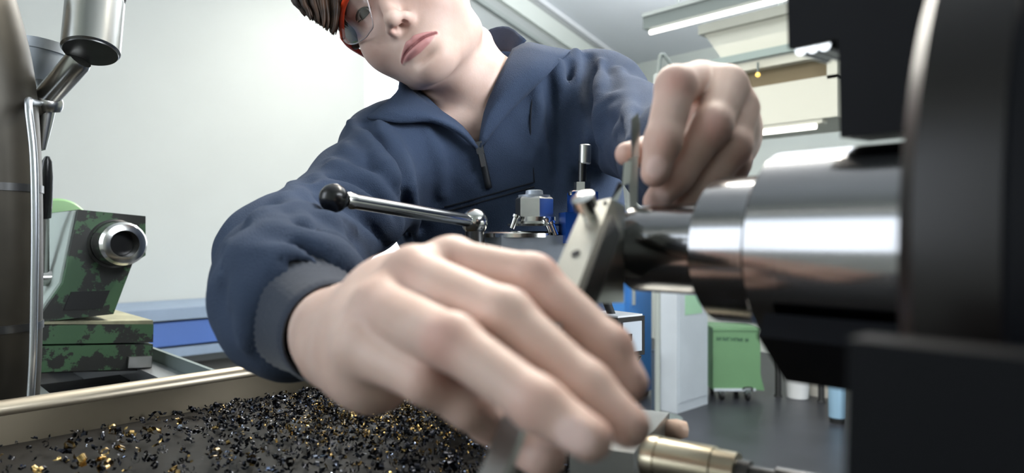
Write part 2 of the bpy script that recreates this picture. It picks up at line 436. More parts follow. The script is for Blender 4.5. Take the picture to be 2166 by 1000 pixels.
for lo, hi in (((RW[0], RW[2]), (RW[0]+t, RW[3])), ((RW[1]-t, RW[2]), (RW[1], RW[3])), ((RW[0], RW[2]), (RW[1], RW[2]+t)), ((RW[0], RW[3]-t), (RW[1], RW[3])), ((1.275, RW[2]), (1.325, RW[3]))): b.box((XE+0.07, lo[0], lo[1]), (XE+0.13, hi[0], hi[1]))
b.build('window_3', M['white'], kind='structure')
# window wall behind the camera: a long band of windows
b = MB(); z0, z1 = 1.22, 3.7; zt = roofz(YF)
b.box((XW, YF-0.2, 0), (XE, YF, z0)); b.box((XW, YF-0.2, z1), (XE, YF, zt))
WX = [(-3.0, -0.9)]
xs = [XW]+[v for w_ in WX for v in w_]+[XE]
for i in range(0, len(xs), 2): b.box((xs[i], YF-0.2, z0), (xs[i+1], YF, z1))
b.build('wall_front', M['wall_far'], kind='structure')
for i, (a, c) in enumerate(WX):
    b = MB(); t = 0.05
    for lo, hi in (((a, z0), (a+t, z1)), ((c-t, z0), (c, z1)), ((a, z0), (c, z0+t)), ((a, z1-t), (c, z1)), (((a+c)/2-t/2, z0), ((a+c)/2+t/2, z1))): b.box((lo[0], YF-0.13, lo[1]), (hi[0], YF-0.07, hi[1]))
    b.build('window_%d' % (i+2), M['white'], kind='structure')
# trunking along the slope of the gable
def gable_bar(px, off0, off1, depth, name, m):
    (x0, y0), (x1, y1) = px; a = onx(x0, y0, XW); c = onx(x1, y1, XW); v = nrm(c-a); a = a-v*1.5; c = c+v*0.9
    n = np.array([0, v[2], -v[1]]); n = n if n[2] < 0 else -n
    b = MB(); X = np.array([depth, 0, 0])
    b.hull([a+n*off0, c+n*off0, c+n*off1, a+n*off1], [a+n*off0+X, c+n*off0+X, c+n*off1+X, a+n*off1+X], 0.004); return b.build(name, m, kind='structure')
gable_bar(((1140, 0), (1290, 110)), 0.0, 0.05, 0.06, 'trim_1', M['white'])
gable_bar(((1140, 0), (1290, 110)), 0.12, 0.30, 0.05, 'trim_2', M['wall_far'])
gable_bar(((1140, 0), (1290, 110)), 0.42, 0.46, 0.05, 'trim_3', M['greymet'])

# ---- workbench along the end wall
bx = -4.38
def bz(py): return onx(400, py, bx)[2]
y0, y1 = -1.6, onx(842, 600, bx)[1]
t = thing('workbench', 'long blue and grey workbench standing against the white end wall', 'workbench', loc=(-4.7, 0.5, 0))
def keep(o, root):
    o.matrix_parent_inverse = Matrix.Translation(-Vector(root.location)); return o
def part(b, name, m, root, smooth=35): return keep(b.build(name, m, root, smooth), root)
b = MB(); b.box((XW+0.01, y0, bz(674)), (bx, y1, bz(650)), 0.004); part(b, 'bench_top', M['benchgrey'], t)
b = MB(); b.box((XW+0.05, y0+0.02, bz(728)), (bx-0.012, y1-0.02, bz(679)), 0.004); part(b, 'drawer_front', M['benchblue'], t)
b = MB(); b.box((XW+0.05, y0+0.02, bz(752)), (bx-0.004, y1-0.02, bz(733)), 0.003); part(b, 'lower_rail', M['benchgrey'], t)
b = MB(); b.box((XW+0.05, y0+0.02, 0.30), (bx+0.02, y1-0.02, 0.33), 0.003); part(b, 'lower_shelf', M['pipegrey'], t)
for yy in (y0+0.03, (y0+y1)/2, y1-0.08):
    b = MB(); b.box((bx-0.06, yy, 0), (bx-0.015, yy+0.05, bz(728)), 0.003); part(b, 'leg', M['benchgrey'], t)
    b = MB(); b.box((XW+0.05, yy, 0), (XW+0.1, yy+0.05, bz(728)), 0.003); part(b, 'leg', M['benchgrey'], t)
# a blue crate on the bench under the window
a = onx(738, 602, -4.6); c = onx(875, 602, -4.6); zt = onx(790, 590, -4.6)[2]; zb = bz(650)
t = thing('storage_crate', 'low blue crate on the end of the workbench below the bright window', 'crate', loc=(-4.7, (a[1]+c[1])/2, zb))
b = MB(); b.box((-4.95, a[1], zb), (-4.6, c[1], zt), 0.006); part(b, 'crate_body', M['benchblue'], t)
b = MB(); b.box((-4.955, a[1]-0.006, zt-0.015), (-4.594, c[1]+0.006, zt), 0.003); part(b, 'crate_rim', M['blue'], t)

# ---- ceiling lights hung along the lathe's direction
def strip_light(p0, p1, label, hang=True):
    t = thing('fluorescent_light', label, 'light', 'hanging strip lights', loc=tuple((p0+p1)/2))
    v = nrm(p1-p0); n = np.array([0, 1.0, 0]); c = (p0+p1)/2; L = np.linalg.norm(p1-p0)/2; u = np.array([0, 0, 1.0])
    b = MB(); b.obox(c+u*0.045, v, n, u, L, 0.07, 0.045, 0.004); part(b, 'housing', M['greydk'], t)
    b = MB(); b.obox(c+u*0.105, v, n, u, L, 0.085, 0.014, 0.003); part(b, 'top_cover', M['greymet'], t)
    b = MB(); b.lathe(c-v*(L-0.04)-u*0.025-n*0.03, v, [(0, 0.0), (0, 0.017), (2*L-0.08, 0.017), (2*L-0.08, 0)], 20); part(b, 'tube', M['tube'], t)
    for s in (-0.7, 0.7):
        q = c+v*L*s; b = MB(); b.tube([q+u*0.11, np.array([q[0], q[1], roofz(q[1])])], 0.006, 8); part(b, 'hanger_rod', M['greymet'], t)
p0, p1 = ony(1371, 66, 4.5), ony(1668, 12, 4.5); p1[2] = p0[2]; p1[0] = -1.3
strip_light(p0, p1, 'grey strip light hung highest below the sloping ceiling, its lit tube on the underside')
strip_light(np.array([-2.9, -1.9, 3.35]), np.array([-0.3, -1.9, 3.35]), 'unseen added strip light behind the viewer, on the window side of the lathe')  # added out of view for more light from above
strip_light(np.array([-2.4, 1.55, 3.15]), np.array([0.2, 1.55, 3.15]), 'strip light hung above the lathe and out of sight overhead')

# ---- cream extraction hood
yh = 4.8
def hz(py): return ony(1650, py, yh)[2]
xa = ony(1484, 100, yh)[0]; xb = ony(1772, 200, yh)[0]; xs_ = ony(1600, 220, yh)[0]
t = thing('extraction_hood', 'cream sheet metal extraction hood hung over the far machines, with a brown slot', 'extraction hood', loc=((xa+xb)/2, yh+0.3, hz(262)))
b = MB(); b.hull([(xa+0.22, yh, hz(118)), (xb+0.5, yh, hz(118)), (xb+0.5, yh+0.7, hz(118)), (xa+0.22, yh+0.7, hz(118))], [(xa, yh+0.02, hz(28)), (xb+0.5, yh+0.02, hz(28)), (xb+0.5, yh+0.7, hz(28)), (xa, yh+0.7, hz(28))], 0.01); part(b, 'upper_panel', M['cream'], t)
b = MB(); b.box((xa-0.02, yh-0.02, hz(28)-0.02), (xb+0.5, yh+0.7, hz(12)), 0.005); part(b, 'top_trim', M['creamdark'], t)
b = MB(); b.box((xa+0.10, yh-0.07, hz(118)), (xb+0.5, yh+0.02, hz(102)), 0.006); part(b, 'rail', M['teal'], t)
b = MB(); b.box((xa+0.2, yh-0.03, hz(138)), (xb+0.01, yh+0.68, hz(118)), 0.004); part(b, 'fascia', M['cream'], t)
b = MB(); b.box((xs_-0.5, yh+0.05, hz(185)), (xb-0.06, yh+0.66, hz(138)), 0.0); part(b, 'slot', M['brown'], t)
b = MB(); b.box((xb-0.06, yh-0.03, hz(185)), (xb+0.01, yh+0.68, hz(138)), 0.004); part(b, 'end_stile', M['cream'], t)
b = MB(); b.box((xs_-0.5, yh-0.03, hz(262)), (xb+0.01, yh+0.68, hz(178)), 0.006); part(b, 'lower_panel', M['cream'], t)
b = MB(); q = ony(1603, 158, yh-0.06); b.ball(q, 0.016, 20); part(b, 'pilot_lamp', emis('amber_lamp', (1, 0.62, 0.12, 1), 1.5), t)
b = MB(); b.tube([q+UP*0.015, q+UP*0.09], 0.008, 8); part(b, 'lamp_holder', M['greydk'], t)
for xx in (xa+0.5, xb+0.2):
    b = MB(); b.box((xx-0.02, yh+0.3, hz(12)), (xx+0.02, yh+0.34, roofz(yh+0.32))); part(b, 'hanger', M['greymet'], t)
p0 = ony(1590, 277, yh-0.03); p1 = ony(1722, 266, yh-0.03)
z = hz(270); b = MB(); b.box((p0[0]-0.3, yh-0.02, z+0.0), (p1[0]+0.05, yh+0.06, hz(262)), 0.003); lh = part(b, 'lamp_housing', M['cream'], t)
b = MB(); b.lathe((p0[0]-0.25, yh, z-0.018), (1, 0, 0), [(0, 0), (0, 0.02), (p1[0]-p0[0]+0.25, 0.02), (p1[0]-p0[0]+0.25, 0)], 16); b.build('tube', M['tube'], lh)

# ---- hooked post
q = [P(1391, 172, 4.45), P(1396, 122, 4.45), P(1400, 116, 4.45), P(1406, 118, 4.45), P(1424, 142, 4.45)]
t = thing('hooked_stand', 'tall thin steel stand with a bent hook at its top behind the cabinets', 'stand', loc=(q[0][0], q[0][1], 0))
base = np.array([q[0][0], q[0][1], 0.0])
b = MB(); b.tube(smoothline(q, 5), 0.012, 10); part(b, 'hook', M['greydk'], t)
b = MB(); b.tube([base+UP*0.02, q[0]], 0.018, 12); part(b, 'pole', M['greymet'], t)
b = MB(); b.lathe(base, (0, 0, 1), [(0, 0), (0, 0.17), (0.02, 0.16), (0.03, 0.03), (0.03, 0)], 32); part(b, 'base', M['greydk'], t)
b = MB(); b.obox(q[0], RT, UP, BK, 0.022, 0.045, 0.022, 0.004); part(b, 'clamp', M['greymet'], t)

# ---- cabinets, bin and far things on the floor
t = thing('tool_cabinet', 'blue steel cabinet partly hidden by the fingertips, left of the grey cabinet', 'cabinet', loc=(-3.2, 4.2, 0))
b = MB(); b.box((-3.42, 4.02, 0.04), (-2.99, 4.36, 1.35), 0.01); part(b, 'cabinet_body', M['bluepan'], t)
b = MB(); b.box((-3.44, 4.0, 1.35), (-2.97, 4.38, 1.38), 0.006); part(b, 'cabinet_top', M['benchblue'], t)
b = MB(); b.box((-3.40, 4.04, 0.0), (-3.01, 4.34, 0.045)); part(b, 'plinth', M['blackmat'], t)
b = MB(); b.box((-2.99, 4.06, 0.12), (-2.982, 4.345, 1.30), 0.003); d = part(b, 'door', M['bluepan'], t)
b = MB(); b.box((-2.984, 4.10, 0.70), (-2.965, 4.12, 0.84), 0.003); b.build('handle', M['greymet'], d)
t = thing('shadow_gap_box', 'narrow dark grey box put in for the shadow gap between the blue and the grey cabinet', 'box', loc=(-2.71, 4.09, 0))  # dark box built where a shadow gap lies between the cabinets
b = MB(); b.box((-2.735, 3.985, 0), (-2.682, 4.20, 0.395), 0.004); part(b, 'box_body', mat('shadow_gap_grey', srgb(60, 72, 86), 0.5), t)
b = MB(); b.box((-2.737, 3.983, 0.395), (-2.681, 4.202, 0.415), 0.003); part(b, 'lid', mat('shadow_gap_lid_grey', srgb(50, 60, 72), 0.5), t)
c0 = onz(1432, 875, 0)
t = thing('machine_cabinet', 'light grey sheet metal cabinet with a pale green label near its top', 'cabinet', loc=(c0[0]-0.15, c0[1]+0.18, 0))
b = MB(); b.box((c0[0]-0.130, c0[1], 0), (c0[0], c0[1]+0.40, 1.22), 0.008); part(b, 'cabinet_body', M['cabgrey'], t)
b = MB(); b.box((c0[0]-0.134, c0[1]-0.01, 1.22), (c0[0]+0.01, c0[1]+0.41, 1.25), 0.006); part(b, 'cabinet_top', M['cabgrey'], t)
b = MB(); b.box((c0[0], c0[1]+0.02, 0.07), (c0[0]+0.006, c0[1]+0.385, 1.19), 0.003); part(b, 'side_door', M['cabgrey'], t)
b = MB(); b.box((c0[0]+0.006, c0[1]+0.09, 0.66), (c0[0]+0.009, c0[1]+0.31, 0.80), 0.001); part(b, 'label_plate', M['cabgrey2'], t)
# green bin
gb = onz(1557, 846, 0); u1, u2 = RT, FW
t = thing('wheeled_bin', 'green plastic bin on black castors with dark lettering near its rim', 'bin', loc=tuple(gb))
w_, dp, zb, zt = 0.176, 0.30, 0.075, 0.515
def bc(x, y, z): return gb+u1*x+u2*y+UP*z
b = MB(); b.hull([bc(-w_*.96, 0, zb), bc(w_*1.02, 0, zb), bc(w_*1.02, dp, zb), bc(-w_*.96, dp, zb)], [bc(-w_, -0.02, zt), bc(w_*0.97, -0.02, zt), bc(w_*0.97, dp, zt), bc(-w_, dp, zt)], 0.012, 3); part(b, 'bin_body', M['bin'], t)
b = MB(); b.hull([bc(-w_*1.03, -0.03, zt), bc(w_, -0.03, zt), bc(w_, dp+0.01, zt), bc(-w_*1.03, dp+0.01, zt)], [bc(-w_*1.03, -0.03, zt+0.02), bc(w_, -0.03, zt+0.02), bc(w_, dp+0.01, zt+0.02), bc(-w_*1.03, dp+0.01, zt+0.02)], 0.004); part(b, 'rim', M['bin'], t)
b = MB(); b.hull([bc(w_*0.75, 0.0, zb), bc(w_*1.22, 0.02, zb-0.01), bc(w_*1.22, 0.2, zb-0.01), bc(w_*0.75, 0.2, zb)], [bc(w_*0.75, 0.0, zb+0.20), bc(w_*0.95, 0.02, zb+0.20), bc(w_*0.95, 0.2, zb+0.20), bc(w_*0.75, 0.2, zb+0.20)], 0.01); part(b, 'foot_flare', M['bin'], t)
b = MB(); b.hull([bc(-w_*0.95, -0.012, zb-0.006), bc(w_*.8, -0.012, zb-0.006), bc(w_*.8, 0.01, zb-0.006), bc(-w_*.95, 0.01, zb-0.006)], [bc(-w_*0.95, -0.012, zb+0.012), bc(w_*.8, -0.012, zb+0.012), bc(w_*.8, 0.01, zb+0.012), bc(-w_*.95, 0.01, zb+0.012)]); part(b, 'skid_strip', M['cabgrey'], t)
for x, y in ((-0.10, 0.02), (0.085, 0.0), (-0.10, 0.26), (0.085, 0.26)):
    b = MB(); b.lathe(bc(x-0.013, y, 0.036), u1, [(0, 0), (0, 0.033), (0.003, 0.036), (0.023, 0.036), (0.026, 0.033), (0.026, 0)], 24); cw = part(b, 'castor', M['blackmat'], t)
    b = MB(); b.obox(bc(x, y, 0.064), u1, u2, UP, 0.020, 0.024, 0.018, 0.003); b.build('castor_fork', M['greydk'], cw)
b = MB(); b.tube(smoothline([bc(0.045, -0.025, 0.085), bc(0.05, -0.04, 0.10), bc(0.10, -0.04, 0.10), bc(0.112, -0.025, 0.075)], 4), 0.006, 8); part(b, 'pull_handle', M['blackmat'], t)
# lettering on the bin: the blurred word as short dark strokes
rr2 = random.Random(3); b = MB()
for i in range(9):
    x = -0.145+i*0.0262; z = 0.455-0.0012*i
    h = 0.012
    b.obox(bc(x, -0.0185, z), u1, UP, u2, 0.0028, h, 0.002)
    if i % 3 != 1: b.obox(bc(x+0.009, -0.0185, z+(h-0.003)*(1 if i % 2 else -1)), u1, UP, u2, 0.008, 0.003, 0.002)
    if i % 2 == 0: b.obox(bc(x+0.009, -0.0185, z), u1, UP, u2, 0.007, 0.0026, 0.002)
    if i % 4 != 3: b.obox(bc(x+0.0165, -0.0185, z), u1, UP, u2, 0.0026, h*0.95, 0.002)
part(b, 'lettering', M['bintext'], t)
# far table with dark legs, white tub below, steel canister
f0 = onz(1646, 838, 0); f1 = onz(1742, 852, 0)
t = thing('work_table', 'far table on thin black legs seen under the chuck', 'table', loc=tuple((f0+f1)/2))
fw = nrm(f1-f0); fd = nrm(np.array([-fw[1], fw[0], 0])); fd = fd if fd@FW > 0 else -fd
b = MB(); b.obox((f0+f1)/2+fd*0.3+fw*0.2+UP*0.72, fw, fd, UP, 0.75, 0.36, 0.02, 0.004); part(b, 'table_top', M['greydk'], t)
for q in (f0, f0+fw*0.30+fd*0.02, f1+fw*0.55, f0+fd*0.6, f1+fd*0.6+fw*0.55):
    b = MB(); b.lathe(q, (0, 0, 1), [(0, 0), (0, 0.030), (0.02, 0.022), (0.70, 0.022), (0.70, 0)], 16); part(b, 'leg', M['blackmat'], t)
f2 = onz(1678, 846, 0)
t = thing('plastic_tub', 'white plastic tub on the floor below the far table', 'tub', loc=tuple(f2))
b = MB(); b.lathe(f2+fd*0.1+UP*0.0, (0, 0, 1), [(0, 0), (0, 0.072), (0.005, 0.076), (0.20, 0.088), (0.21, 0.092), (0.215, 0.085), (0.02, 0.07), (0.015, 0)], 32, cap=False); part(b, 'tub_body', M['white'], t)
b = MB(); b.lathe(f2+fd*0.1+UP*0.212, (0, 0, 1), [(0, 0), (0, 0.093), (0.015, 0.093), (0.018, 0.08), (0.018, 0)], 32); part(b, 'lid', M['cabgrey'], t)
f3 = onz(1725, 848, 0)+fd*0.25
t = thing('cardboard_carton', 'pale carton on the floor right of the white tub', 'carton', loc=tuple(f3))
b = MB(); b.obox(f3+UP*0.12, fw, fd, UP, 0.085, 0.1, 0.12, 0.004); part(b, 'carton_body', M['pipegrey'], t)
b = MB(); b.obox(f3+UP*0.2405, fw, fd, UP, 0.02, 0.1, 0.0008); part(b, 'tape', M['cream'], t)
f4 = onz(1771, 893, 0)
t = thing('gas_canister', 'slim pale blue canister with a black foot on the floor at the bed end', 'canister', loc=tuple(f4))
b = MB(); b.lathe(f4, (0, 0, 1), [(0, 0), (0, 0.045), (0.03, 0.047), (0.035, 0.04), (0.035, 0)], 28); part(b, 'foot_ring', M['blackmat'], t)
b = MB(); b.lathe(f4+UP*0.035, (0, 0, 1), [(0, 0), (0, 0.052), (0.30, 0.056), (0.34, 0.05), (0.37, 0.02), (0.37, 0)], 28); part(b, 'canister_body', mat('pale_blue_steel', srgb(142, 176, 200), 0.35, 0.2), t)
b = MB(); b.lathe(f4+UP*0.40, (0, 0, 1), [(0, 0), (0, 0.018), (0.04, 0.018), (0.045, 0), ], 20); part(b, 'valve', M['steel'], t)
# =================================================================== LATHE
AY, AZ = 0.285, 1.194          # spindle axis: along x at this y and z
ZB = 1.02                      # top of the bed ways
# ---- bed
t = thing('lathe_bed', 'grey lathe bed with two ground steel ways and a black gap between them', 'lathe bed', loc=(-0.9, 0.29, 0))
ZW = 0.99
b = MB(); b.box((-2.1, 0.158, ZW-0.07), (0.05, 0.190, ZW), 0.003); part(b, 'way', M['ways'], t)
b = MB(); b.box((-2.1, 0.327, ZW-0.07), (0.05, 0.366, ZW), 0.003); part(b, 'way', M['ways'], t)
b = MB(); b.box((-2.1, 0.1515, 0.80), (0.05, 0.448, 0.92), 0.004); part(b, 'bed_casting', M['bedgap'], t)
b = MB(); b.box((-2.1, 0.1515, 0.92), (0.05, 0.1575, ZW-0.01)); part(b, 'side_web', M['waygrey'], t)
b = MB(); b.box((-2.1, 0.3665, 0.92), (-0.62, 0.3725, ZW+0.020), 0.001); part(b, 'splash_lip', M['waygrey'], t)
for x in (-1.75, -1.3): b = MB(); b.box((x, 0.190, 0.92), (x+0.06, 0.327, 0.965), 0.006); part(b, 'cross_rib', M['bedgap'], t)
b = MB(); b.tube([(-0.98, 0.275, 0.95), (-0.93, 0.262, 0.953)], 0.02, 14); part(b, 'drain_plug', M['steelrough'], t)
for x0 in (-2.05, -0.55):
    b = MB(); b.box((x0, 0.17, 0), (x0+0.5, 0.45, 0.80), 0.012); part(b, 'pedestal', M['waygrey'], t)

# ---- tailstock
TX = -1.20
def T(px, py, dx=0): q = onx(px, py, TX); return q+np.array([dx, 0, 0])
t = thing('tailstock', 'chipped green tailstock with a bare steel quill on the lathe bed', 'tailstock', loc=(TX-0.15, 0.27, ZW))
def prism(pxs, x0, x1, bev=0.004):
    q = [onx(px, py, TX) for px, py in pxs]; b = MB()
    return b.hull([(x1, p[1], p[2]) for p in q], [(x0, p[1], p[2]) for p in q], bev)
body_px = [(166, 443), (308, 457), (308, 540), (280, 558), (240, 664), (76, 682), (134, 598)]
part(prism(body_px, TX, TX-0.26, 0.005), 'tailstock_body', M['paint'], t)
# lit side face of the body, its light put into a paler paint
q = [onx(px, py, TX) for px, py in ((166, 445), (135, 597), (80, 676))]
b = MB(); b.hull([(TX-0.012, p[1]-0.004, p[2]) for p in q]+[(TX-0.25, q[2][1]-0.004, q[2][2]), (TX-0.25, q[0][1]-0.004, q[0][2])], [(TX-0.012, p[1]+0.004, p[2]) for p in q]+[(TX-0.25, q[2][1]+0.004, q[2][2]), (TX-0.25, q[0][1]+0.004, q[0][2])]); part(b, 'side_plate', M['litside'], t)
part(prism([(150, 617), (232, 614), (216, 652), (134, 656)], TX+0.002, TX-0.02, 0.001), 'neck_recess', M['bedgap'], t)
part(prism([(74, 684), (320, 684), (319, 722), (62, 726)], TX+0.012, TX-0.27, 0.003), 'upper_base', M['paint'], t)
part(prism([(60, 730), (319, 726), (316, 777), (48, 786)], TX+0.012, TX-0.27, 0.003), 'lower_base', M['paint'], t)
part(prism([(78, 680), (319, 676), (319, 684), (76, 686)], TX+0.012, TX-0.27, 0.001), 'base_edge', mat('pale_worn_edge', srgb(170, 168, 140), 0.5, var=0.4, vscale=40), t)
part(prism([(266, 752), (314, 750), (313, 773), (264, 775)], TX+0.018, TX+0.008, 0.002), 'way_wiper', M['steelrough'], t)
part(prism([(46, 768), (70, 766), (68, 785), (46, 786)], TX+0.018, TX+0.008, 0.002), 'way_wiper', M['steelrough'], t)
part(prism([(60, 785), (316, 778), (316, 783), (50, 790)], TX+0.0, TX-0.26, 0.0), 'foot_slide', M['steeldk'], t)
# quill: tapered nose with a bore
qc = onx(243, 515, TX); e = np.array([1.0, 0, 0])
R1 = 0.0340
b = MB(); b.lathe(qc-e*0.05, e, [(0, R1), (0.085, R1), (0.098, R1*0.965), (0.104, R1*0.86), (0.106, 0.0205), (0.106, 0.0200), (0.03, 0.0170), (0.03, 0)], 56, cap=False); part(b, 'quill', M['steel'], t, 25)
b = MB(); b.lathe(qc-e*0.03, e, [(0, R1+0.004), (0.031, R1+0.004), (0.0325, R1+0.001)], 48, cap=False); part(b, 'quill_collar', M['steeldk'], t, 25)
b = MB(); b.lathe(qc+e*0.025, e, [(0, 0), (0, 0.0185), (0.004, 0.0185), (0.004, 0.0)], 32); part(b, 'bore', M['black'], t)
# clamp lever and handwheel
hb = P(92, 588, 1.054)
b = MB(); b.lathe(hb-np.array([0, 0.035, 0]), (0, 1, 0), [(0, 0), (0, 0.0115), (0.004, 0.0125), (0.055, 0.0125), (0.055, 0)], 28); part(b, 'lever_boss', M['lamp'], t)
b = MB(); b.tube([P(92, 588, 1.054), P(92, 455, 1.038)], 0.0078, 16); part(b, 'lever_rod', M['steelrough'], t)
b = MB(); b.lathe(P(92, 462, 1.038), nrm(P(101, 320, 1.022)-P(92, 462, 1.038)), [(0, 0.006), (0.002, 0.0100), (0.03, 0.0102), (0.065, 0.0090), (0.088, 0.0065), (0.095, 0.003), (0.096, 0)], 24); part(b, 'lever_grip', M['black'], t)
hw = onx(126, 478, TX-0.30)
b = MB(); b.lathe(hw, (-1, 0, 0), [(0, 0), (0, 0.03), (0.004, 0.048), (0.012, 0.052), (0.022, 0.048), (0.024, 0.03), (0.024, 0)], 48); part(b, 'handwheel', mat('green_handwheel_paint', srgb(120, 160, 110), 0.4), t)
b = MB(); b.lathe(hw+np.array([0.05, 0, 0]), (-1, 0, 0), [(0, 0), (0, 0.02), (0.09, 0.02), (0.09, 0)], 24); part(b, 'screw', M['steelrough'], t)

# ---- chip pan across the bed
t = thing('chip_pan', 'worn steel chip pan lying across the lathe bed, full of swarf', 'chip pan', loc=(-0.45, 0.2, ZB))
px_ = -0.70
b = MB(); b.hull([(px_, -0.22, ZB+0.001), (0.0, -0.22, ZB+0.001), (0.0, 0.445, ZB+0.001), (px_-0.035, 0.445, ZB+0.001)], [(px_, -0.22, ZB+0.005), (0.0, -0.22, ZB+0.005), (0.0, 0.445, ZB+0.005), (px_-0.035, 0.445, ZB+0.005)]); part(b, 'pan_floor', M['pandk'], t)
for y_ in (0.159, 0.330): b = MB(); b.box((-0.69, y_, 0.9905), (-0.05, y_+0.03, ZB+0.001), 0.002); part(b, 'support_bar', M['steeldk'], t)
def pwall(y): return px_-0.035*(y+0.22)/0.665
A0 = [(pwall(-0.22), -0.22), (pwall(0.445), 0.445)]
b = MB(); b.hull([(A0[0][0]-0.005, A0[0][1], ZB+0.001), (A0[1][0]-0.005, A0[1][1], ZB+0.001), (A0[1][0]+0.012, A0[1][1], ZB+0.001), (A0[0][0]+0.012, A0[0][1], ZB+0.001)],
       [(A0[0][0]-0.014, A0[0][1], ZB+0.033), (A0[1][0]-0.014, A0[1][1], ZB+0.033), (A0[1][0]-0.002, A0[1][1], ZB+0.033), (A0[0][0]-0.002, A0[0][1], ZB+0.033)], 0.0035, 3); part(b, 'pan_wall', M['pan'], t)
b = MB(); b.tube([(A0[0][0]-0.008, A0[0][1], ZB+0.0310), (A0[1][0]-0.008, A0[1][1], ZB+0.0310)], 0.0088, 24); part(b, 'rolled_lip', mat('polished_pan_lip', (0.62, 0.54, 0.42, 1), 0.40, 1.0, var=0.1), t)
b = MB(); b.box((px_-0.03, 0.437, ZB+0.001), (-0.60, 0.445, ZB+0.03), 0.002); part(b, 'end_wall', M['pan'], t)

# ---- swarf: curled chips, nobody could count them
def chip(bm, c, L, R, w, ax, rnd):
    """a small curled ribbon"""
    ax = nrm(ax); u = nrm(np.cross(ax, (0.3, 0.5, 0.8))); v = np.cross(ax, u); n = rnd.randint(5, 9); turns = rnd.uniform(0.5, 1.6); prev = None
    for i in range(n+1):
        th = 2*PI*turns*i/n; p = np.asarray(c)+ax*(L*(i/n-0.5))+(u*math.cos(th)+v*math.sin(th))*R
        a = bm.verts.new(tuple(p-ax*w/2)); b_ = bm.verts.new(tuple(p+ax*w/2))
        if prev: bm.faces.new((prev[0], prev[1], b_, a))
        prev = (a, b_)
rc = random.Random(21)
def swarf(name, n, m, region, label, zmax, size):
    b = MB(); k = 0
    while k < n:
        p = region(rc)
        if p is None: continue
        k += 1; s = rc.uniform(*size)
        z = ZB+0.008+s*1.0+rc.random()**2*zmax(p[0], p[1])
        ax = np.array([rc.gauss(0, 1), rc.gauss(0, 1), rc.gauss(0, 0.5)])
        chip(b.bm, (p[0], p[1], z), s*rc.uniform(0.8, 2.4), s*rc.uniform(0.4, 0.9), s*rc.uniform(0.5, 1.1), ax, rc)
    o = b.build(name, m, None, 180); tag(o, label, 'swarf', kind='stuff'); return o
def heap(x, y): return 0.030*math.exp(-((x+0.50)/0.10)**2-((y-0.37)/0.09)**2)+0.012*math.exp(-((x+0.45)/0.2)**2-((y-0.25)/0.14)**2)
def reg_dark(r):
    x, y = r.uniform(-0.70, -0.20), r.uniform(-0.05, 0.43)
    if x < pwall(y)+0.018: return None
    if r.random() > 0.10+0.90*math.exp(-((y-0.34)/0.13)**2): return None
    return x, y
def reg_gold(r):
    x, y = r.gauss(-0.53, 0.075), r.gauss(0.355, 0.055)
    if x < pwall(y)+0.018 or y > 0.43 or x > -0.30: return None
    return x, y
def reg_near(r):
    x, y = r.uniform(-0.69, -0.50), r.uniform(-0.02, 0.22)
    if x < pwall(y)+0.016: return None
    return x, y
M['chipdark'] = mat('blue_black_chips', (0.030, 0.032, 0.040, 1), 0.3, 0.9, var=0.7, vscale=200, vcol=(0.012, 0.013, 0.018, 1))
M['chipgold'] = mat('straw_gold_chips', (0.72, 0.50, 0.20, 1), 0.25, 1.0, var=0.6, vscale=150, vcol=(0.10, 0.06, 0.02, 1))
M['chipsteel'] = mat('bright_blue_steel_chips', (0.55, 0.62, 0.75, 1), 0.2, 1.0, var=0.5, vscale=120, vcol=(0.12, 0.16, 0.28, 1))
swarf('metal_swarf', 3600, M['chipdark'], reg_dark, 'dark blue-black steel chips spread over the whole pan', heap, (0.0014, 0.0036))
swarf('golden_swarf', 1300, M['chipgold'], reg_gold, 'straw-gold curled chips heaped below the hand', heap, (0.0010, 0.0024))
swarf('bright_swarf', 260, M['chipsteel'], reg_dark, 'bright bluish chips scattered among the dark ones', heap, (0.0012, 0.0028))
swarf('coarse_swarf', 60, M['chipgold'], reg_near, 'coarse brownish chips along the foot of the near pan wall', lambda x, y: 0.006, (0.0025, 0.0055))

# ---- dark post with jointed lamp arm at the far left
t = thing('machine_lamp', 'tarnished steel post with a jointed arm and a cylindrical lamp head, left of the tailstock', 'lamp', loc=(-0.90, 0.10, 0))
ctr = [(-30, 1000, 0.72), (-28, 860, 0.72), (-22, 700, 0.715), (-22, 400, 0.715), (-36, 180, 0.715), (-66, 40, 0.715), (-100, -60, 0.715)]
pts = [P(*c) for c in ctr]; base = np.array([pts[0][0], pts[0][1], 0.0])
b = MB(); b.tube(smoothline([base+UP*0.02]+pts, 6), 0.046, 40); part(b, 'post', M['post'], t, 180)
b = MB(); b.lathe(base, (0, 0, 1), [(0, 0), (0, 0.11), (0.02, 0.11), (0.025, 0.055), (0.06, 0.05)], 40); part(b, 'base_flange', M['post'], t)
b = MB(); b.tube(smoothline([P(84, 219, 0.762), P(68, 216, 0.70), P(60, 222, 0.673), P(71, 330, 0.672), P(74, 480, 0.672), P(72, 640, 0.672), P(70, 740, 0.672), P(66, 820, 0.672), P(60, 900, 0.672)], 6), [0.0035]*49, 14); part(b, 'cable_tube', M['postlight'], t, 180)
for py in (398, 690): b = MB(); b.lathe(P(-22, py, 0.715)-UP*0.004, (0, 0, 1), [(0, 0.045), (0, 0.0472), (0.008, 0.0472), (0.008, 0.045)], 40, cap=False); part(b, 'post_ring', M['steeldk'], t)
hd0 = P(192, 110, 0.745); hax = nrm(P(208, -60, 0.775)-hd0)
b = MB(); b.lathe(hd0, hax, [(0, 0), (0, 0.0265), (0.002, 0.0285), (0.065, 0.0290), (0.067, 0.0275), (0.072, 0.0275), (0.074, 0.0295), (0.11, 0.030), (0.115, 0.026), (0.115, 0)], 48); part(b, 'lamp_head', M['lamp'], t)
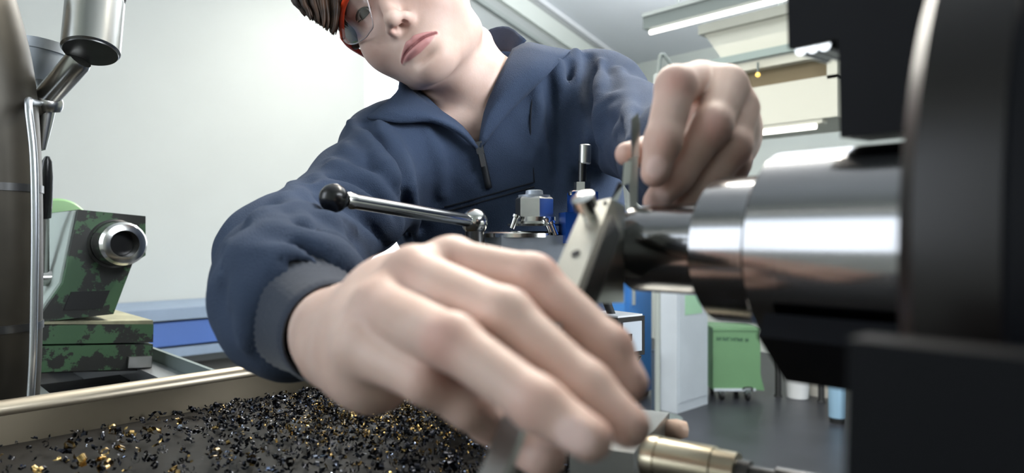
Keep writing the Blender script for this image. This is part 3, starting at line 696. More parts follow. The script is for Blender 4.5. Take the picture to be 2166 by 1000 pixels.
b = MB(); b.lathe(hd0-hax*0.0012, hax, [(0, 0), (0, 0.0262), (0.0014, 0.0266), (0.0014, 0)], 48); part(b, 'lamp_glass', M['steeldk'], t)
b = MB(); b.lathe(P(92, 212, 0.765), nrm(P(176, 118, 0.752)-P(92, 212, 0.765)), [(0, 0), (0, 0.011), (0.008, 0.0125), (0.062, 0.0135), (0.066, 0.012), (0.07, 0)], 32); part(b, 'arm', M['lamp'], t)
b = MB(); j = P(98, 218, 0.768); n_ = nrm(UP*1.0+RT*0.25+BK*0.25)
b.lathe(j-n_*0.007, n_, [(0, 0.010), (0, 0.0150), (0.004, 0.0165), (0.010, 0.0165), (0.014, 0.0150), (0.014, 0.010)], 36, cap=False); part(b, 'joint_ring', M['lamp'], t)
b = MB(); b.lathe(P(98, 222, 0.77), nrm(P(88, 320, 0.77)-P(98, 222, 0.77)), [(0, 0), (0, 0.010), (0.02, 0.008), (0.05, 0.004), (0.052, 0)], 24); part(b, 'joint_pin', M['lamp'], t)
kn = P(82, 172, 0.82); ka = nrm(P(96, 86, 0.82)-kn)
b = MB(); b.lathe(kn, ka, [(0, 0), (0, 0.012), (0.008, 0.018), (0.022, 0.0215), (0.036, 0.0215), (0.037, 0.023), (0.049, 0.022), (0.050, 0)], 36); part(b, 'knob', M['cabgrey'], t)
b = MB(); b.tube([P(82, 172, 0.82), P(90, 212, 0.785)], 0.008, 14); part(b, 'knob_stem', M['lamp'], t)
b = MB(); b.tube([P(92, 218, 0.767), P(20, 236, 0.735)], 0.012, 16); part(b, 'bracket', M['post'], t)

# ---- carriage saddle with tool post
t = thing('carriage', 'lathe carriage saddle carrying the tool post, half hidden behind the hand', 'carriage', loc=(-0.5, 0.52, ZB))
b = MB(); b.box((-0.60, 0.452, 0.94), (-0.432, 0.525, 1.095), 0.006); part(b, 'saddle', M['steeldk'], t)
b = MB(); b.box((-0.575, 0.455, 1.095), (-0.45, 0.520, 1.145), 0.004); part(b, 'top_slide', M['toolpost'], t)
b = MB(); b.box((-0.60, 0.5255, 0.80), (-0.47, 0.538, 1.06), 0.004); part(b, 'apron', M['waygrey'], t)
# ---- four-way tool post
TD = 0.675
tc = P(1092, 527, TD)
t = thing('tool_post', 'square steel tool post with a large hex nut and a ball-ended clamp lever', 'tool post', loc=tuple(tc-UP*0.02))
zt_ = P(1100, 489, TD)[2]
f1 = nrm(RT*0.985+FW*0.17); f2 = nrm(np.cross(UP, f1)); f2 = f2 if f2@FW > 0 else -f2
c0 = P(1112, 489, TD); ww, dd = 0.049, 0.042
def tp(x, y, z): return c0+f1*x+f2*(y+dd*0.6)+UP*z
b = MB(); b.hull([tp(-ww*.55, -dd, -0.058), tp(ww, -dd, -0.058), tp(ww, dd, -0.058), tp(-ww, dd, -0.058), tp(-ww, -dd*0.3, -0.058)], [tp(-ww*.55, -dd, -0.004), tp(ww, -dd, -0.004), tp(ww, dd, -0.004), tp(-ww, dd, -0.004), tp(-ww, -dd*.3, -0.004)], 0.0025); part(b, 'turret_block', M['toolpost'], t)
b = MB(); b.lathe(tp(-0.004, 0.0, -0.006), UP, [(0, 0), (0, 0.047), (0.004, 0.047), (0.006, 0.044), (0.006, 0)], 56); part(b, 'top_flange', M['steel'], t)
n0 = P(1130, 478, TD+0.01)
b = MB(); b.lathe(n0, UP, [(0, 0), (0, 0.027), (0.002, 0.0275), (0.0035, 0.023), (0.0045, 0.0215), (0.009, 0.0215), (0.009, 0)], 40); part(b, 'washer', M['steel'], t)
b = MB(); b.lathe(n0+UP*0.009, UP, [(0, 0), (0, 0.0195), (0.018, 0.0195), (0.020, 0.0175), (0.0205, 0.0)], 6); part(b, 'hex_nut', M['steelrough'], t, 20)
b = MB(); b.lathe(n0+UP*0.027, UP, [(0, 0), (0, 0.0160), (0.004, 0.0160), (0.0045, 0.009), (0.0085, 0.0085), (0.009, 0.007), (0.009, 0)], 36); part(b, 'stud_end', M['toolpost'], t)
for px, py in ((1083, 470), (1166, 478), (1176, 484)):
    q = P(px, py, TD-0.01); b = MB(); b.lathe(q-UP*0.006, nrm(UP+RT*(0.35 if px < 1100 else -0.4)), [(0, 0), (0, 0.003), (0.011, 0.003), (0.0115, 0.0045), (0.014, 0.0045), (0.0145, 0)], 14); part(b, 'set_screw', M['steel'], t)
lb0, lb1 = P(1004, 469, 0.655), P(706, 419, 0.505)
v = nrm(lb1-lb0); b = MB(); b.lathe(lb0, v, [(0, 0.0060), (np.linalg.norm(lb1-lb0)*0.90, 0.0060)], 24); lv = part(b, 'lever', M['steel'], t)
b = MB(); b.lathe(lb0+v*(np.linalg.norm(lb1-lb0)-0.021), v, [(0, 0.0046), (0.002, 0.0066), (0.006, 0.0068), (0.010, 0.0058)], 24); b.build('ferrule', M['steel'], lv)
b = MB(); b.ball(lb1, 0.0108, 40); b.build('ball_knob', M['black'], lv, 180)
b = MB(); b.ball(lb0, 0.0130, 40); b.build('hub_ball', M['steel'], lv, 180)
b = MB(); b.lathe(lb0-UP*0.024, UP, [(0, 0), (0, 0.010), (0.015, 0.009), (0.015, 0)], 28); part(b, 'lever_pivot', M['steeldk'], t)
# ---- blue tool holder with its height screw
th0 = P(1222, 488, TD-0.02)
t = thing('tool_holder', 'blue tool holder with a tall knurled height screw on the tool post', 'tool holder', loc=tuple(th0))
b = MB(); b.obox(P(1214, 482, TD-0.005), f1, f2, UP, 0.0120, 0.014, 0.0150, 0.002); part(b, 'holder_body', M['blue'], t)
b = MB(); b.obox(P(1232, 432, TD+0.005), f1, f2, UP, 0.0125, 0.012, 0.0120, 0.002); part(b, 'holder_head', M['blue'], t)
b = MB(); b.obox(P(1232, 455, TD+0.005), f1, f2, UP, 0.0105, 0.010, 0.006); part(b, 'dovetail', M['black'], t)
sc0 = P(1231, 413, TD+0.005)
b = MB(); b.lathe(sc0, UP, [(0, 0), (0, 0.0135), (0.003, 0.0140), (0.0045, 0.0125), (0.005, 0)], 36); part(b, 'screw_washer', M['steel'], t)
b = MB(); b.lathe(sc0+UP*0.0045, UP, [(0, 0), (0, 0.0082), (0.0085, 0.0082), (0.009, 0)], 6); part(b, 'lock_nut', M['steelrough'], t, 20)
b = MB(); b.lathe(sc0+UP*0.012, nrm(UP+RT*0.02), [(0, 0.0040), (0.022, 0.0040)], 20); part(b, 'screw_shaft', M['steeldk'], t)
b = MB(); b.lathe(P(1237, 347, TD+0.005), nrm(UP+RT*0.02), [(0, 0), (0, 0.0050), (0.001, 0.0060), (0.0185, 0.0060), (0.0195, 0.0050), (0.0195, 0)], 24); part(b, 'knurled_head', M['steelrough'], t)
# ---- small black switch box on the saddle end
sb = P(1300, 706, 0.655)
t = thing('switch_box', 'small black switch box with a pale face plate behind the index fingertip', 'switch box', loc=tuple(sb-UP*0.02))
g1_ = nrm(RT*0.80+FW*0.60); g2_ = nrm(np.cross(UP, g1_)); g2_ = g2_ if g2_@FW > 0 else -g2_
b = MB(); b.obox(sb, g1_, g2_, UP, 0.018, 0.022, 0.0185, 0.0015); part(b, 'box_body', M['black'], t)
b = MB(); b.obox(sb+UP*0.0192, g1_, g2_, UP, 0.0165, 0.0205, 0.0008); part(b, 'top_plate', M['white'], t)
b = MB(); b.obox(sb+UP*0.000-g2_*0.0226, g1_, g2_, UP, 0.0125, 0.0008, 0.0140, 0.0006); fp = part(b, 'face_plate', M['cabgrey'], t)
b = MB(); b.obox(sb-g2_*0.0240-g1_*0.004, g1_, g2_, UP, 0.0018, 0.0010, 0.0032); b.build('toggle', M['black'], fp)
b = MB(); q = sb-UP*0.02; b.hull([q-g1_*0.016-g2_*0.02, q+g1_*0.016-g2_*0.02, q+g1_*0.016+g2_*0.02, q-g1_*0.016+g2_*0.02][::-1], [q-g1_*0.016-g2_*0.0-UP*0.045, q-g1_*0.004-g2_*0.0-UP*0.045, q-g1_*0.004+g2_*0.02-UP*0.045, q-g1_*0.016+g2_*0.02-UP*0.045][::-1]); part(b, 'bracket', M['black'], t)
b = MB(); b.tube([q+g1_*0.0165-g2_*0.018, q-g1_*0.003-g2_*0.001-UP*0.046], 0.0014, 8); part(b, 'brass_edge', M['gold'], t)
b = MB(); b.tube([sb+UP*0.019-g1_*0.004, sb+UP*0.034-g1_*0.012], 0.004, 12); part(b, 'cable_gland', M['blackmat'], t)

# ---- stop block with its rod
t = thing('carriage_stop', 'steel stop block with a stepped bright rod below the workpiece', 'carriage stop', loc=(-0.24, 0.34, ZB))
A1, A2 = onz(1340, 958, 1.085), onz(1416, 872, 1.085); dv = nrm(A2-A1); sv = np.array([dv[1], -dv[0], 0.0]); sv = sv if sv[0] < 0 else -sv
lo = lambda q: np.array([q[0], q[1], ZB+0.0055])
b = MB(); b.hull([lo(A1), lo(A2), lo(A2+sv*0.036), lo(A1+sv*0.036)], [A1, A2, A2+sv*0.036, A1+sv*0.036], 0.0015); part(b, 'block', M['steelrough'], t)
for f in (0.35, 0.7): q = A1+(A2-A1)*f+sv*0.012; b = MB(); b.lathe(q-UP*0.004, UP, [(0, 0), (0, 0.0035), (0.0045, 0.0035), (0.0045, 0)], 18); part(b, 'screw_hole', M['black'], t)
r0, r1 = P(1368, 966, 0.352), P(1560, 1000, 0.325); v = nrm(r1-r0); L = np.linalg.norm(r1-r0)
b = MB(); b.lathe(r0, v, [(0, 0), (0, 0.0105), (0.003, 0.0115), (L*0.16, 0.0115), (L*0.165, 0.0108), (L*0.18, 0.0108), (L*0.185, 0.0112), (L*0.76, 0.0106), (L*0.77, 0.0098), (L, 0.0094), (L, 0.0)], 44); part(b, 'rod', mat('warm_satin_steel', (0.52, 0.46, 0.34, 1), 0.3, 1.0), t, 25)
b = MB(); b.lathe(r0+v*L, v, [(0, 0.0065), (0.006, 0.0065), (0.006, 0.0045), (0.018, 0.0045), (0.018, 0.006), (0.055, 0.0055), (0.055, 0)], 28); part(b, 'rod_end', M['steeldk'], t, 25)
b = MB(); q = P(1426, 908, 0.44); b.lathe(q-RT*0.010, RT, [(0, 0), (0, 0.0062), (0.012, 0.0066), (0.018, 0.005), (0.0195, 0.0)], 28); part(b, 'knob', M['peach'], t, 180)
b = MB(); b.tube([q-RT*0.01, q-RT*0.02-UP*0.002, q-RT*0.03-UP*0.02], 0.0035, 10); part(b, 'knob_stem', M['steeldk'], t)

# ---- headstock, chuck, workpiece
t = thing('headstock', 'dark cast iron headstock behind the chuck', 'headstock', loc=(0.35, 0.3, ZB))
b = MB(); b.box((0.085, 0.10, ZB), (0.72, 0.56, 1.46), 0.02); part(b, 'housing', M['chuckbrown'], t)
b = MB(); b.lathe((0.0265, AY, AZ), (1, 0, 0), [(0, 0), (0, 0.06), (0.070, 0.065), (0.070, 0)], 48); part(b, 'spindle_nose', M['steeldk'], t)
b = MB(); b.box((0.1, 0.12, 0.0), (0.70, 0.54, ZB), 0.02); part(b, 'pedestal', M['waygrey'], t)
CX = -0.052; CR = 0.114
t = thing('lathe_chuck', 'large black three-jaw chuck filling the right edge', 'chuck', loc=(CX, AY, AZ))
b = MB(); b.lathe((CX, AY, AZ), (1, 0, 0), [(0, 0.0427), (0, CR-0.004), (0.004, CR), (0.075, CR), (0.077, CR-0.002), (0.078, 0.07), (0.078, 0)], 96, cap=False); part(b, 'chuck_body', M['chuckbrown'], t, 25)
b = MB(); b.lathe((CX+0.02, AY, AZ), (1, 0, 0), [(0, CR-0.001), (0.002, CR+0.0022), (0.013, CR+0.0022), (0.015, CR-0.001)], 96, cap=False); part(b, 'scroll_ring', M['chuck'], t, 25)
b = MB(); b.lathe((CX-0.004, AY, AZ), (1, 0, 0), [(0, 0.0425), (0, 0.05), (0.005, 0.05)], 64, cap=False); part(b, 'face_boss', M['bedgap'], t, 25)
def jaw(ang, stepsx, teeth=None):
    c = np.array([0, math.cos(ang), math.sin(ang)]); s = np.array([0, -math.sin(ang), math.cos(ang)]); o = np.array([CX, AY, AZ]); X = np.array([-1.0, 0, 0])
    b = MB()
    for x0, x1, r0, r1 in stepsx:
        q = lambda x, r, k: o+X*x+c*r+s*0.0155*k
        b.hull([q(x0, r0, -1), q(x0, r1, -1), q(x0, r1, 1), q(x0, r0, 1)], [q(x1, r0, -1), q(x1, r1, -1), q(x1, r1, 1), q(x1, r0, 1)], 0.0018)
    jo = part(b, 'jaw', M['chuck'], t, 30)
    for k in range(3):
        if teeth is None: break
        q = o+X*(teeth[0]-k*0.0045)+c*teeth[1]; b = MB(); b.lathe(q-s*0.013, s, [(0, 0), (0, 0.0022), (0.026, 0.0022), (0.026, 0)], 16); b.build('serration', M['steel'], jo)
jaw(math.radians(93), ((-0.002, 0.047, 0.0440, 0.122), (0.047, 0.066, 0.0810, 0.122)), (0.062, 0.0802))
jaw(math.radians(230), ((-0.002, 0.024, 0.0425, 0.122), (0.024, 0.066, 0.0425, 0.0530)))
jaw(math.radians(350), ((-0.002, 0.047, 0.0425, 0.122),))
# workpiece: three turned steps
def xat(px): u = (px-1083)/FPX; return AY*(.695*u-.719)/(.695+.719*u)
x3, x2, x1, x0 = CX+0.004, -0.1275, -0.1560, -0.2030
t = thing('workpiece', 'bright turned steel shaft with three steps gripped in the chuck', 'workpiece', loc=(x1, AY, AZ))
def step(xa_, xb_, r, name, ch=0.001):
    b = MB(); L = xb_-xa_; b.lathe((xa_, AY, AZ), (1, 0, 0), [(0, 0), (0, r-ch), (ch, r), (L-0.0002, r), (L, r-0.0002), (L, 0)], 128); return part(b, name, M['turned'], t, 20)
def _turned():
    m = D.materials.new('fine_turned_steel'); m.use_nodes = True; nt = m.node_tree; b = nt.nodes['Principled BSDF']
    b.inputs['Base Color'].default_value = (0.25, 0.25, 0.255, 1); b.inputs['Metallic'].default_value = 1.0; b.inputs['Roughness'].default_value = 0.16
    tc_ = nt.nodes.new('ShaderNodeTexCoord'); sx = nt.nodes.new('ShaderNodeSeparateXYZ'); nt.links.new(tc_.outputs['Object'], sx.inputs[0])
    n = nt.nodes.new('ShaderNodeTexNoise'); n.noise_dimensions = '1D'; n.inputs['Scale'].default_value = 500; n.inputs['Detail'].default_value = 2
    nt.links.new(sx.outputs['X'], n.inputs['W'])
    bp = nt.nodes.new('ShaderNodeBump'); bp.inputs['Strength'].default_value = 0.05; bp.inputs['Distance'].default_value = 0.0005
    nt.links.new(n.outputs['Fac'], bp.inputs['Height']); nt.links.new(bp.outputs['Normal'], b.inputs['Normal'])
    return m
M['turned'] = _turned()
step(x0, x1+0.002, 0.0215, 'turned_end'); step(x1, x2+0.002, 0.0325, 'middle_step'); step(x2, x3, 0.0415, 'large_step', 0.0015)
# chuck guard standing on the bed on the near side
t = thing('chuck_guard', 'dark grey guard plate in front of the lower part of the chuck', 'guard', loc=(0.02, 0.13, ZB))
ga = ony(1835, 705, 0.142)
b = MB(); b.hull([(ga[0]-0.004, 0.132, ZB+0.005), (0.07, 0.132, ZB+0.005), (0.07, 0.142, ZB+0.005), (ga[0]-0.004, 0.142, ZB+0.005)], [(ga[0], 0.132, ga[2]), (0.07, 0.132, ga[2]), (0.07, 0.142, ga[2]), (ga[0], 0.142, ga[2])], 0.002); part(b, 'plate', mat('dark_slate_paint', (0.004, 0.0045, 0.006, 1), 0.6, spec=0.12), t)
b = MB(); b.box((0.0, 0.10, ZB+0.0055), (0.07, 0.145, ZB+0.02), 0.002); part(b, 'foot', M['steeldk'], t)

# =================================================================== CALIPER
c_top, c_bot = P(1340, 262, 0.372), P(1085, 905, 0.213)
a = nrm(c_bot-c_top); L = np.linalg.norm(c_bot-c_top)
view = nrm(CAM-(c_top+c_bot)/2); nn = nrm(view-a*(view@a)); ss = np.cross(a, nn); ss = ss if ss@RT > 0 else -ss
ang = math.radians(38); n2 = nrm(nn*math.cos(ang)-ss*math.sin(ang)); s2 = nrm(ss*math.cos(ang)+nn*math.sin(ang))   # turned so its face looks left
t = thing('vernier_caliper', 'steel vernier caliper held across the small end of the workpiece by both hands', 'caliper', loc=tuple((c_top+c_bot)/2))
def cp(d, x=0, z=0): return c_top+a*d+s2*x+n2*z
b = MB(); b.obox(cp(0.08+(L+0.02)*0.5), a, s2, n2, (L+0.02)*0.5, 0.0044, 0.0016, 0.0005); part(b, 'beam', M['steelrough'], t)
# sliding body
s0, s1 = 0.082, 0.158
b = MB(); b.obox(cp((s0+s1)/2, -0.001, -0.0055), a, s2, n2, (s1-s0)/2, 0.0068, 0.0080, 0.0008); part(b, 'slider', mat('satin_slider_steel', (0.46, 0.45, 0.40, 1), 0.38, 0.9), t)
b = MB(); b.obox(cp((s0+s1)/2+0.004, 0.0062, -0.0055), a, s2, n2, (s1-s0)/2-0.006, 0.0012, 0.0055, 0.0005); part(b, 'gib', M['steeldk'], t)
q = cp(s0+0.013, -0.001, 0.0025); b = MB(); b.lathe(q, n2, [(0, 0), (0, 0.0034), (0.005, 0.0034), (0.0055, 0.0052), (0.0105, 0.0052), (0.011, 0.0044), (0.011, 0)], 24); part(b, 'lock_screw', M['steel'], t)
q = cp(s0+0.040, -0.001, 0.0024); b = MB(); b.lathe(q, n2, [(0, 0), (0, 0.0020), (0.0006, 0.0020), (0.0006, 0)], 16); part(b, 'screw', M['black'], t)
q = cp(s0+0.003, 0.0035, 0.0024); b = MB(); b.lathe(q, n2, [(0, 0), (0, 0.0010), (0.0006, 0.0010), (0.0006, 0)], 16); part(b, 'screw', M['black'], t)
def plate(pts, th, m, name, bev=0.0005):
    f = [P(*p) for p in pts]; b = MB(); b.hull([p+FW*th for p in f], f, bev); part(b, name, m, t)
plate([(1298, 422, 0.322), (1322, 436, 0.326), (1320, 640, 0.326), (1236, 642, 0.290), (1262, 545, 0.302)], 0.004, M['steelrough'], 'moving_jaw')
plate([(1330, 336, 0.346), (1350, 328, 0.346), (1348, 446, 0.346), (1334, 446, 0.346)], 0.003, M['steelrough'], 'fixed_jaw')
plate([(1337, 250, 0.350), (1350, 238, 0.350), (1354, 262, 0.350), (1352, 332, 0.346), (1336, 334, 0.346)], 0.003, M['steel'], 'upper_blade')
plate([(1320, 344, 0.344), (1336, 340, 0.344), (1332, 386, 0.344), (1316, 394, 0.344)], 0.004, M['steel'], 'thumb_rest')
plate([(1294, 422, 0.336), (1310, 384, 0.340), (1318, 392, 0.340), (1308, 424, 0.336)], 0.004, M['steel'], 'bevel_edge')
plate([(1320, 448, 0.338), (1334, 446, 0.340), (1332, 462, 0.340), (1320, 462, 0.338)], 0.006, M['steel'], 'jaw_tip')
# =================================================================== PERSON
# ---- head frame (local axes: x image-right side of the face, y out of the face, z up the face), metres
def head_axes(yaw, tip, roll):
    y_, t_, r_ = map(math.radians, (yaw, tip, roll))
    ey = math.cos(y_)*BK-math.sin(y_)*RT; ex = math.cos(y_)*RT+math.sin(y_)*BK; ez = UP.copy()
    ey, ez = math.cos(t_)*ey+math.sin(t_)*ez, math.cos(t_)*ez-math.sin(t_)*ey
    def rl(v):
        a, b, c = v@RT, v@UP, v@BK
        return RT*(a*math.cos(r_)-b*math.sin(r_))+UP*(a*math.sin(r_)+b*math.cos(r_))+BK*c
    return rl(ex), rl(ey), rl(ez)
EX, EY, EZ = head_axes(16, 9, 36)
HC = P(878, 96, 0.71)-EY*0.090+EZ*0.068
HA = np.array([EX, EY, EZ])
def H(x, y, z): return HC+EX*x+EY*y+EZ*z
def HE(x, y, z, rx, ry, rz): return ell(H(x, y, z), (rx, ry, rz), HA)
def Hc(a, b, ra, rb): return cone(H(*a), H(*b), ra, rb)

NECK0 = H(0.0, -0.028, -0.055); PIT = P(1003, 250, 0.800); NECK1 = P(1035, 205, 0.845)
SHR = P(835, 325, 0.82); SHL = P(1272, 208, 0.90)
CHEST = P(1050, 350, 0.90); HIP = np.array([-0.78, 0.785, 0.93])
ELR = P(606, 566, 0.575); WRR = P(716, 712, 0.345)
ELL_ = P(1432, 345, 0.66); WRL = P(1512, 288, 0.435)

body = SDF()
# skull, face
body.add(HE(0, -0.008, 0.035, 0.067, 0.094, 0.088), 0)
body.add(HE(0, 0.024, -0.020, 0.057, 0.062, 0.072), 0.03)
for s in (-1, 1):
    body.add(Hc((s*0.040, 0.006, -0.054), (s*0.011, 0.066, -0.0865), 0.016, 0.0120), 0.020)
    body.add(HE(s*0.035, 0.052, -0.028, 0.027, 0.029, 0.028), 0.028)
    body.add(Hc((s*0.012, 0.085, 0.021), (s*0.046, 0.066, 0.020), 0.0085, 0.009), 0.014)
body.add(HE(0, 0.069, -0.0865, 0.015, 0.014, 0.0125), 0.018)
body.add(HE(0, 0.060, -0.064, 0.031, 0.027, 0.028), 0.02)
# eye sockets
for s in (-1, 1): body.sub(HE(s*0.031, 0.093, 0.0055, 0.0185, 0.012, 0.0125), 0.014)
# nose
body.add(Hc((0, 0.080, 0.008), (0, 0.1035, -0.034), 0.0078, 0.0078), 0.012)
body.add(HE(0, 0.1060, -0.0380, 0.0085, 0.0082, 0.0078), 0.006)
for s in (-1, 1):
    body.add(HE(s*0.0108, 0.0940, -0.0405, 0.0056, 0.0088, 0.0058), 0.008)
    body.sub(HE(s*0.0062, 0.0985, -0.0460, 0.0028, 0.0048, 0.0044), 0.0012)
body.sub(Hc((0, 0.0965, -0.0530), (0, 0.0935, -0.0600), 0.0020, 0.0024), 0.006)
# lips
UPL = [(-0.0235, 0.0815, -0.0690), (-0.0130, 0.0885, -0.0655), (-0.0050, 0.0918, -0.0632), (0, 0.0915, -0.0640), (0.0050, 0.0918, -0.0632), (0.0130, 0.0885, -0.0655), (0.0235, 0.0815, -0.0690)]
LOL = [(-0.0215, 0.0812, -0.0695), (-0.0120, 0.0880, -0.0714), (0, 0.0908, -0.0727), (0.0120, 0.0880, -0.0714), (0.0215, 0.0812, -0.0695)]
SLIT = [(-0.0250, 0.0832, -0.0690), (-0.0130, 0.0908, -0.0680), (0, 0.0940, -0.0684), (0.0130, 0.0908, -0.0680), (0.0250, 0.0832, -0.0690)]
upl = chain([H(*p) for p in smoothline(UPL, 3)], list(np.interp(np.linspace(0, 6, 19), range(7), [0.0016, 0.0027, 0.0032, 0.0030, 0.0032, 0.0027, 0.0016])), 0.001)
lol = chain([H(*p) for p in smoothline(LOL, 4)], list(np.interp(np.linspace(0, 4, 17), range(5), [0.0016, 0.0034, 0.0040, 0.0034, 0.0016])), 0.001)
slit = chain([H(*p) for p in smoothline(SLIT, 4)], [0.0011]*17, 0.0)
body.add(upl, 0.0035); body.add(lol, 0.0035); body.sub(slit, 0.0016)
body.sub(HE(0, 0.089, -0.0835, 0.016, 0.006, 0.0035), 0.008)
# eyelids: a shell round the eyeball with an almond opening
EYES = [H(s*0.031, 0.0690, 0.0045) for s in (-1, 1)]
for s, c in zip((-1, 1), EYES):
    body.add(sph(c, 0.0136), 0.004)
    body.sub(HE(s*0.0315, 0.0835, 0.0037, 0.0132, 0.0090, 0.0050), 0.0012)
    body.sub(sph(c, 0.0121), 0.0006)
# ears
for s in (-1, 1):
    body.add(HE(s*0.065, -0.016, 0.008, 0.007, 0.015, 0.025), 0.006)
    body.sub(HE(s*0.072, -0.010, 0.010, 0.006, 0.009, 0.016), 0.004)
# neck, throat, collar bones, slim trunk and arms inside the clothes
body.add(cone(NECK0, NECK1, 0.044, 0.051), 0.016)
body.add(Hc((0, 0.026, -0.066), (0, -0.02, -0.090), 0.012, 0.034), 0.02)
body.add(cone(H(0.040, -0.045, -0.05), PIT+RT*0.010+BK*-0.008, 0.012, 0.0085), 0.016)      # neck tendon
body.add(cone(H(-0.046, -0.03, -0.06), PIT-RT*0.010+BK*-0.010, 0.010, 0.0075), 0.014)
body.add(sph(P(985, 256, 0.835), 0.030), 0.02)
body.add(cone(NECK1+FW*0.012-UP*0.012, SHR+FW*0.01, 0.040, 0.032), 0.03); body.add(cone(NECK1+FW*0.012-UP*0.012, SHL+FW*0.01, 0.040, 0.030), 0.03)
body.add(cone(PIT+RT*0.012+BK*-0.010, P(1150, 215, 0.87), 0.009, 0.006), 0.012)
body.add(cone(PIT-RT*0.012+BK*-0.010, P(880, 262, 0.79), 0.009, 0.008), 0.012)
body.add(ell(CHEST-UP*0.02+FW*0.012, (0.125, 0.080, 0.14), np.array([RT, BK, UP])), 0.05)
body.add(cone(CHEST-UP*0.1+FW*0.03+RT*0.02, HIP, 0.065, 0.080), 0.04)
body.add(chain([SHR, ELR, ELR+(WRR-ELR)*0.75], [0.038, 0.030, 0.022], 0.02), 0.03)
body.add(chain([SHL, ELL_, ELL_+(WRL-ELL_)*0.7], [0.038, 0.032, 0.026], 0.02), 0.03)
# legs to the floor (dressed below)
FEET = [np.array([-0.90, 0.72, 0.06]), np.array([-0.66, 0.92, 0.06])]
KNEES = [np.array([-0.87, 0.73, 0.48]), np.array([-0.68, 0.86, 0.48])]
HIPS = [HIP+np.array([-0.075, -0.03, -0.04]), HIP+np.array([0.075, 0.04, -0.04])]
for a, b, c in zip(HIPS, KNEES, FEET): body.add(chain([a, b, c], [0.07, 0.045, 0.032], 0.02), 0.02)

# ---- hands: joints given as (px, py, distance)
NAILS = []; FLUSH = []
def finger(sdf, pts, rads, k=0.0025, nail=True, toward=None):
    sdf.add(chain(pts, rads, 0.004), k)
    v1, v2 = nrm(pts[-2]-pts[-3]), nrm(pts[-1]-pts[-2])
    back = -(v2-v1); back -= v2*(back@v2)
    if toward is not None: back = back/ (np.linalg.norm(back)+1e-9)+np.asarray(toward)*1.2; back -= v2*(back@v2)
    back = nrm(back); side = np.cross(v2, back)
    if nail:
        r = rads[-1]; c = pts[-1]-v2*0.0030+back*(r*0.78)
        A = np.array([v2, back, side])
        sdf.add(ell(c, (0.0064, 0.0019, r*0.80), A), 0.0009)
        NAILS.append((c, A, r))
    for i in (len(pts)-3, len(pts)-2): FLUSH.append((pts[i]+back*rads[i]*0.8, 0.0085 if i == len(pts)-3 else 0.0075, 0.55 if i == len(pts)-3 else 0.30))
    FLUSH.append((pts[-1], 0.008, 0.28))
S_ = 0.90
def R_(px, py, d): return P(px, py, d*S_)
handR = SDF()
W = WRR
iM, mM, rM, pM = R_(956, 562, 0.312), R_(872, 585, 0.296), R_(806, 655, 0.282), R_(772, 735, 0.276)
handR.add(chain([ELR+(W-ELR)*0.55, ELR+(W-ELR)*0.8, W, W+(mM-W)*0.2], [0.027, 0.0245, 0.0215, 0.0195], 0.01), 0.0)
for m_, r_ in ((iM, 0.0118), (mM, 0.0118), (rM, 0.0112), (pM, 0.0110)): handR.add(cone(W+(m_-W)*0.12, m_+FW*0.006, 0.0155, r_), 0.012)
handR.add(cone(R_(830, 640, 0.330), R_(800, 720, 0.31), 0.019, 0.019), 0.014)
handR.add(cone(R_(712, 748, 0.350), R_(788, 784, 0.290), 0.016, 0.0165), 0.014)     # heel of the hand, little-finger side
for m_ in (iM, mM, rM, pM): handR.add(sph(m_-FW*0.001+UP*0.001, 0.0096), 0.008)
finger(handR, [iM, R_(1128, 588, 0.290), R_(1288, 735, 0.272), R_(1332, 815, 0.266)], [0.0112, 0.0092, 0.0080, 0.0066])
finger(handR, [mM, R_(1068, 668, 0.252), R_(1240, 820, 0.235), R_(1330, 902, 0.226)], [0.0112, 0.0092, 0.0080, 0.0066])
finger(handR, [rM, R_(956, 722, 0.236), R_(1140, 856, 0.214), R_(1248, 928, 0.206)], [0.0110, 0.0086, 0.0075, 0.0063])
finger(handR, [pM, R_(903, 803, 0.252), R_(990, 862, 0.255), R_(1034, 904, 0.259)], [0.0108, 0.0080, 0.0068, 0.0056], nail=False)
# thumb, closing behind the beam from the other side
finger(handR, [R_(760, 690, 0.345), R_(890, 770, 0.340), R_(1040, 880, 0.300), R_(1150, 965, 0.262)], [0.0150, 0.0125, 0.0105, 0.0080], 0.01, nail=False)
FLUSH += [(iM+BK*0.010, 0.010, 0.25), (mM+BK*0.010, 0.010, 0.25), (rM+BK*0.010, 0.010, 0.2)]

handL = SDF()
W = WRL
iM, mM, rM, pM = P(1478, 170, 0.382), P(1538, 180, 0.372), P(1566, 232, 0.376), P(1562, 292, 0.395)
handL.add(chain([ELL_+(W-ELL_)*0.5, ELL_+(W-ELL_)*0.8, W, W+(mM-W)*0.2], [0.032, 0.028, 0.024, 0.023], 0.01), 0.0)
for m_, r_ in ((iM, 0.0112), (mM, 0.0112), (rM, 0.0105), (pM, 0.0095)): handL.add(cone(W+(m_-W)*0.1, m_+FW*0.004, 0.0185, r_), 0.014)
handL.add(cone(P(1490, 200, 0.398), P(1440, 345, 0.392), 0.017, 0.012), 0.006)
finger(handL, [iM, P(1430, 182, 0.350), P(1402, 300, 0.338), P(1385, 366, 0.340)], [0.0108, 0.0102, 0.0090, 0.0072])
finger(handL, [mM, P(1506, 266, 0.350), P(1430, 372, 0.352), P(1388, 426, 0.358)], [0.0112, 0.0100, 0.0088, 0.0070])
finger(handL, [rM, P(1550, 312, 0.360), P(1490, 398, 0.362), P(1448, 436, 0.364)], [0.0104, 0.0094, 0.0082, 0.0068])
finger(handL, [pM, P(1556, 345, 0.380), P(1530, 405, 0.384), P(1500, 436, 0.386)], [0.0092, 0.0080, 0.0070, 0.0060], nail=False)
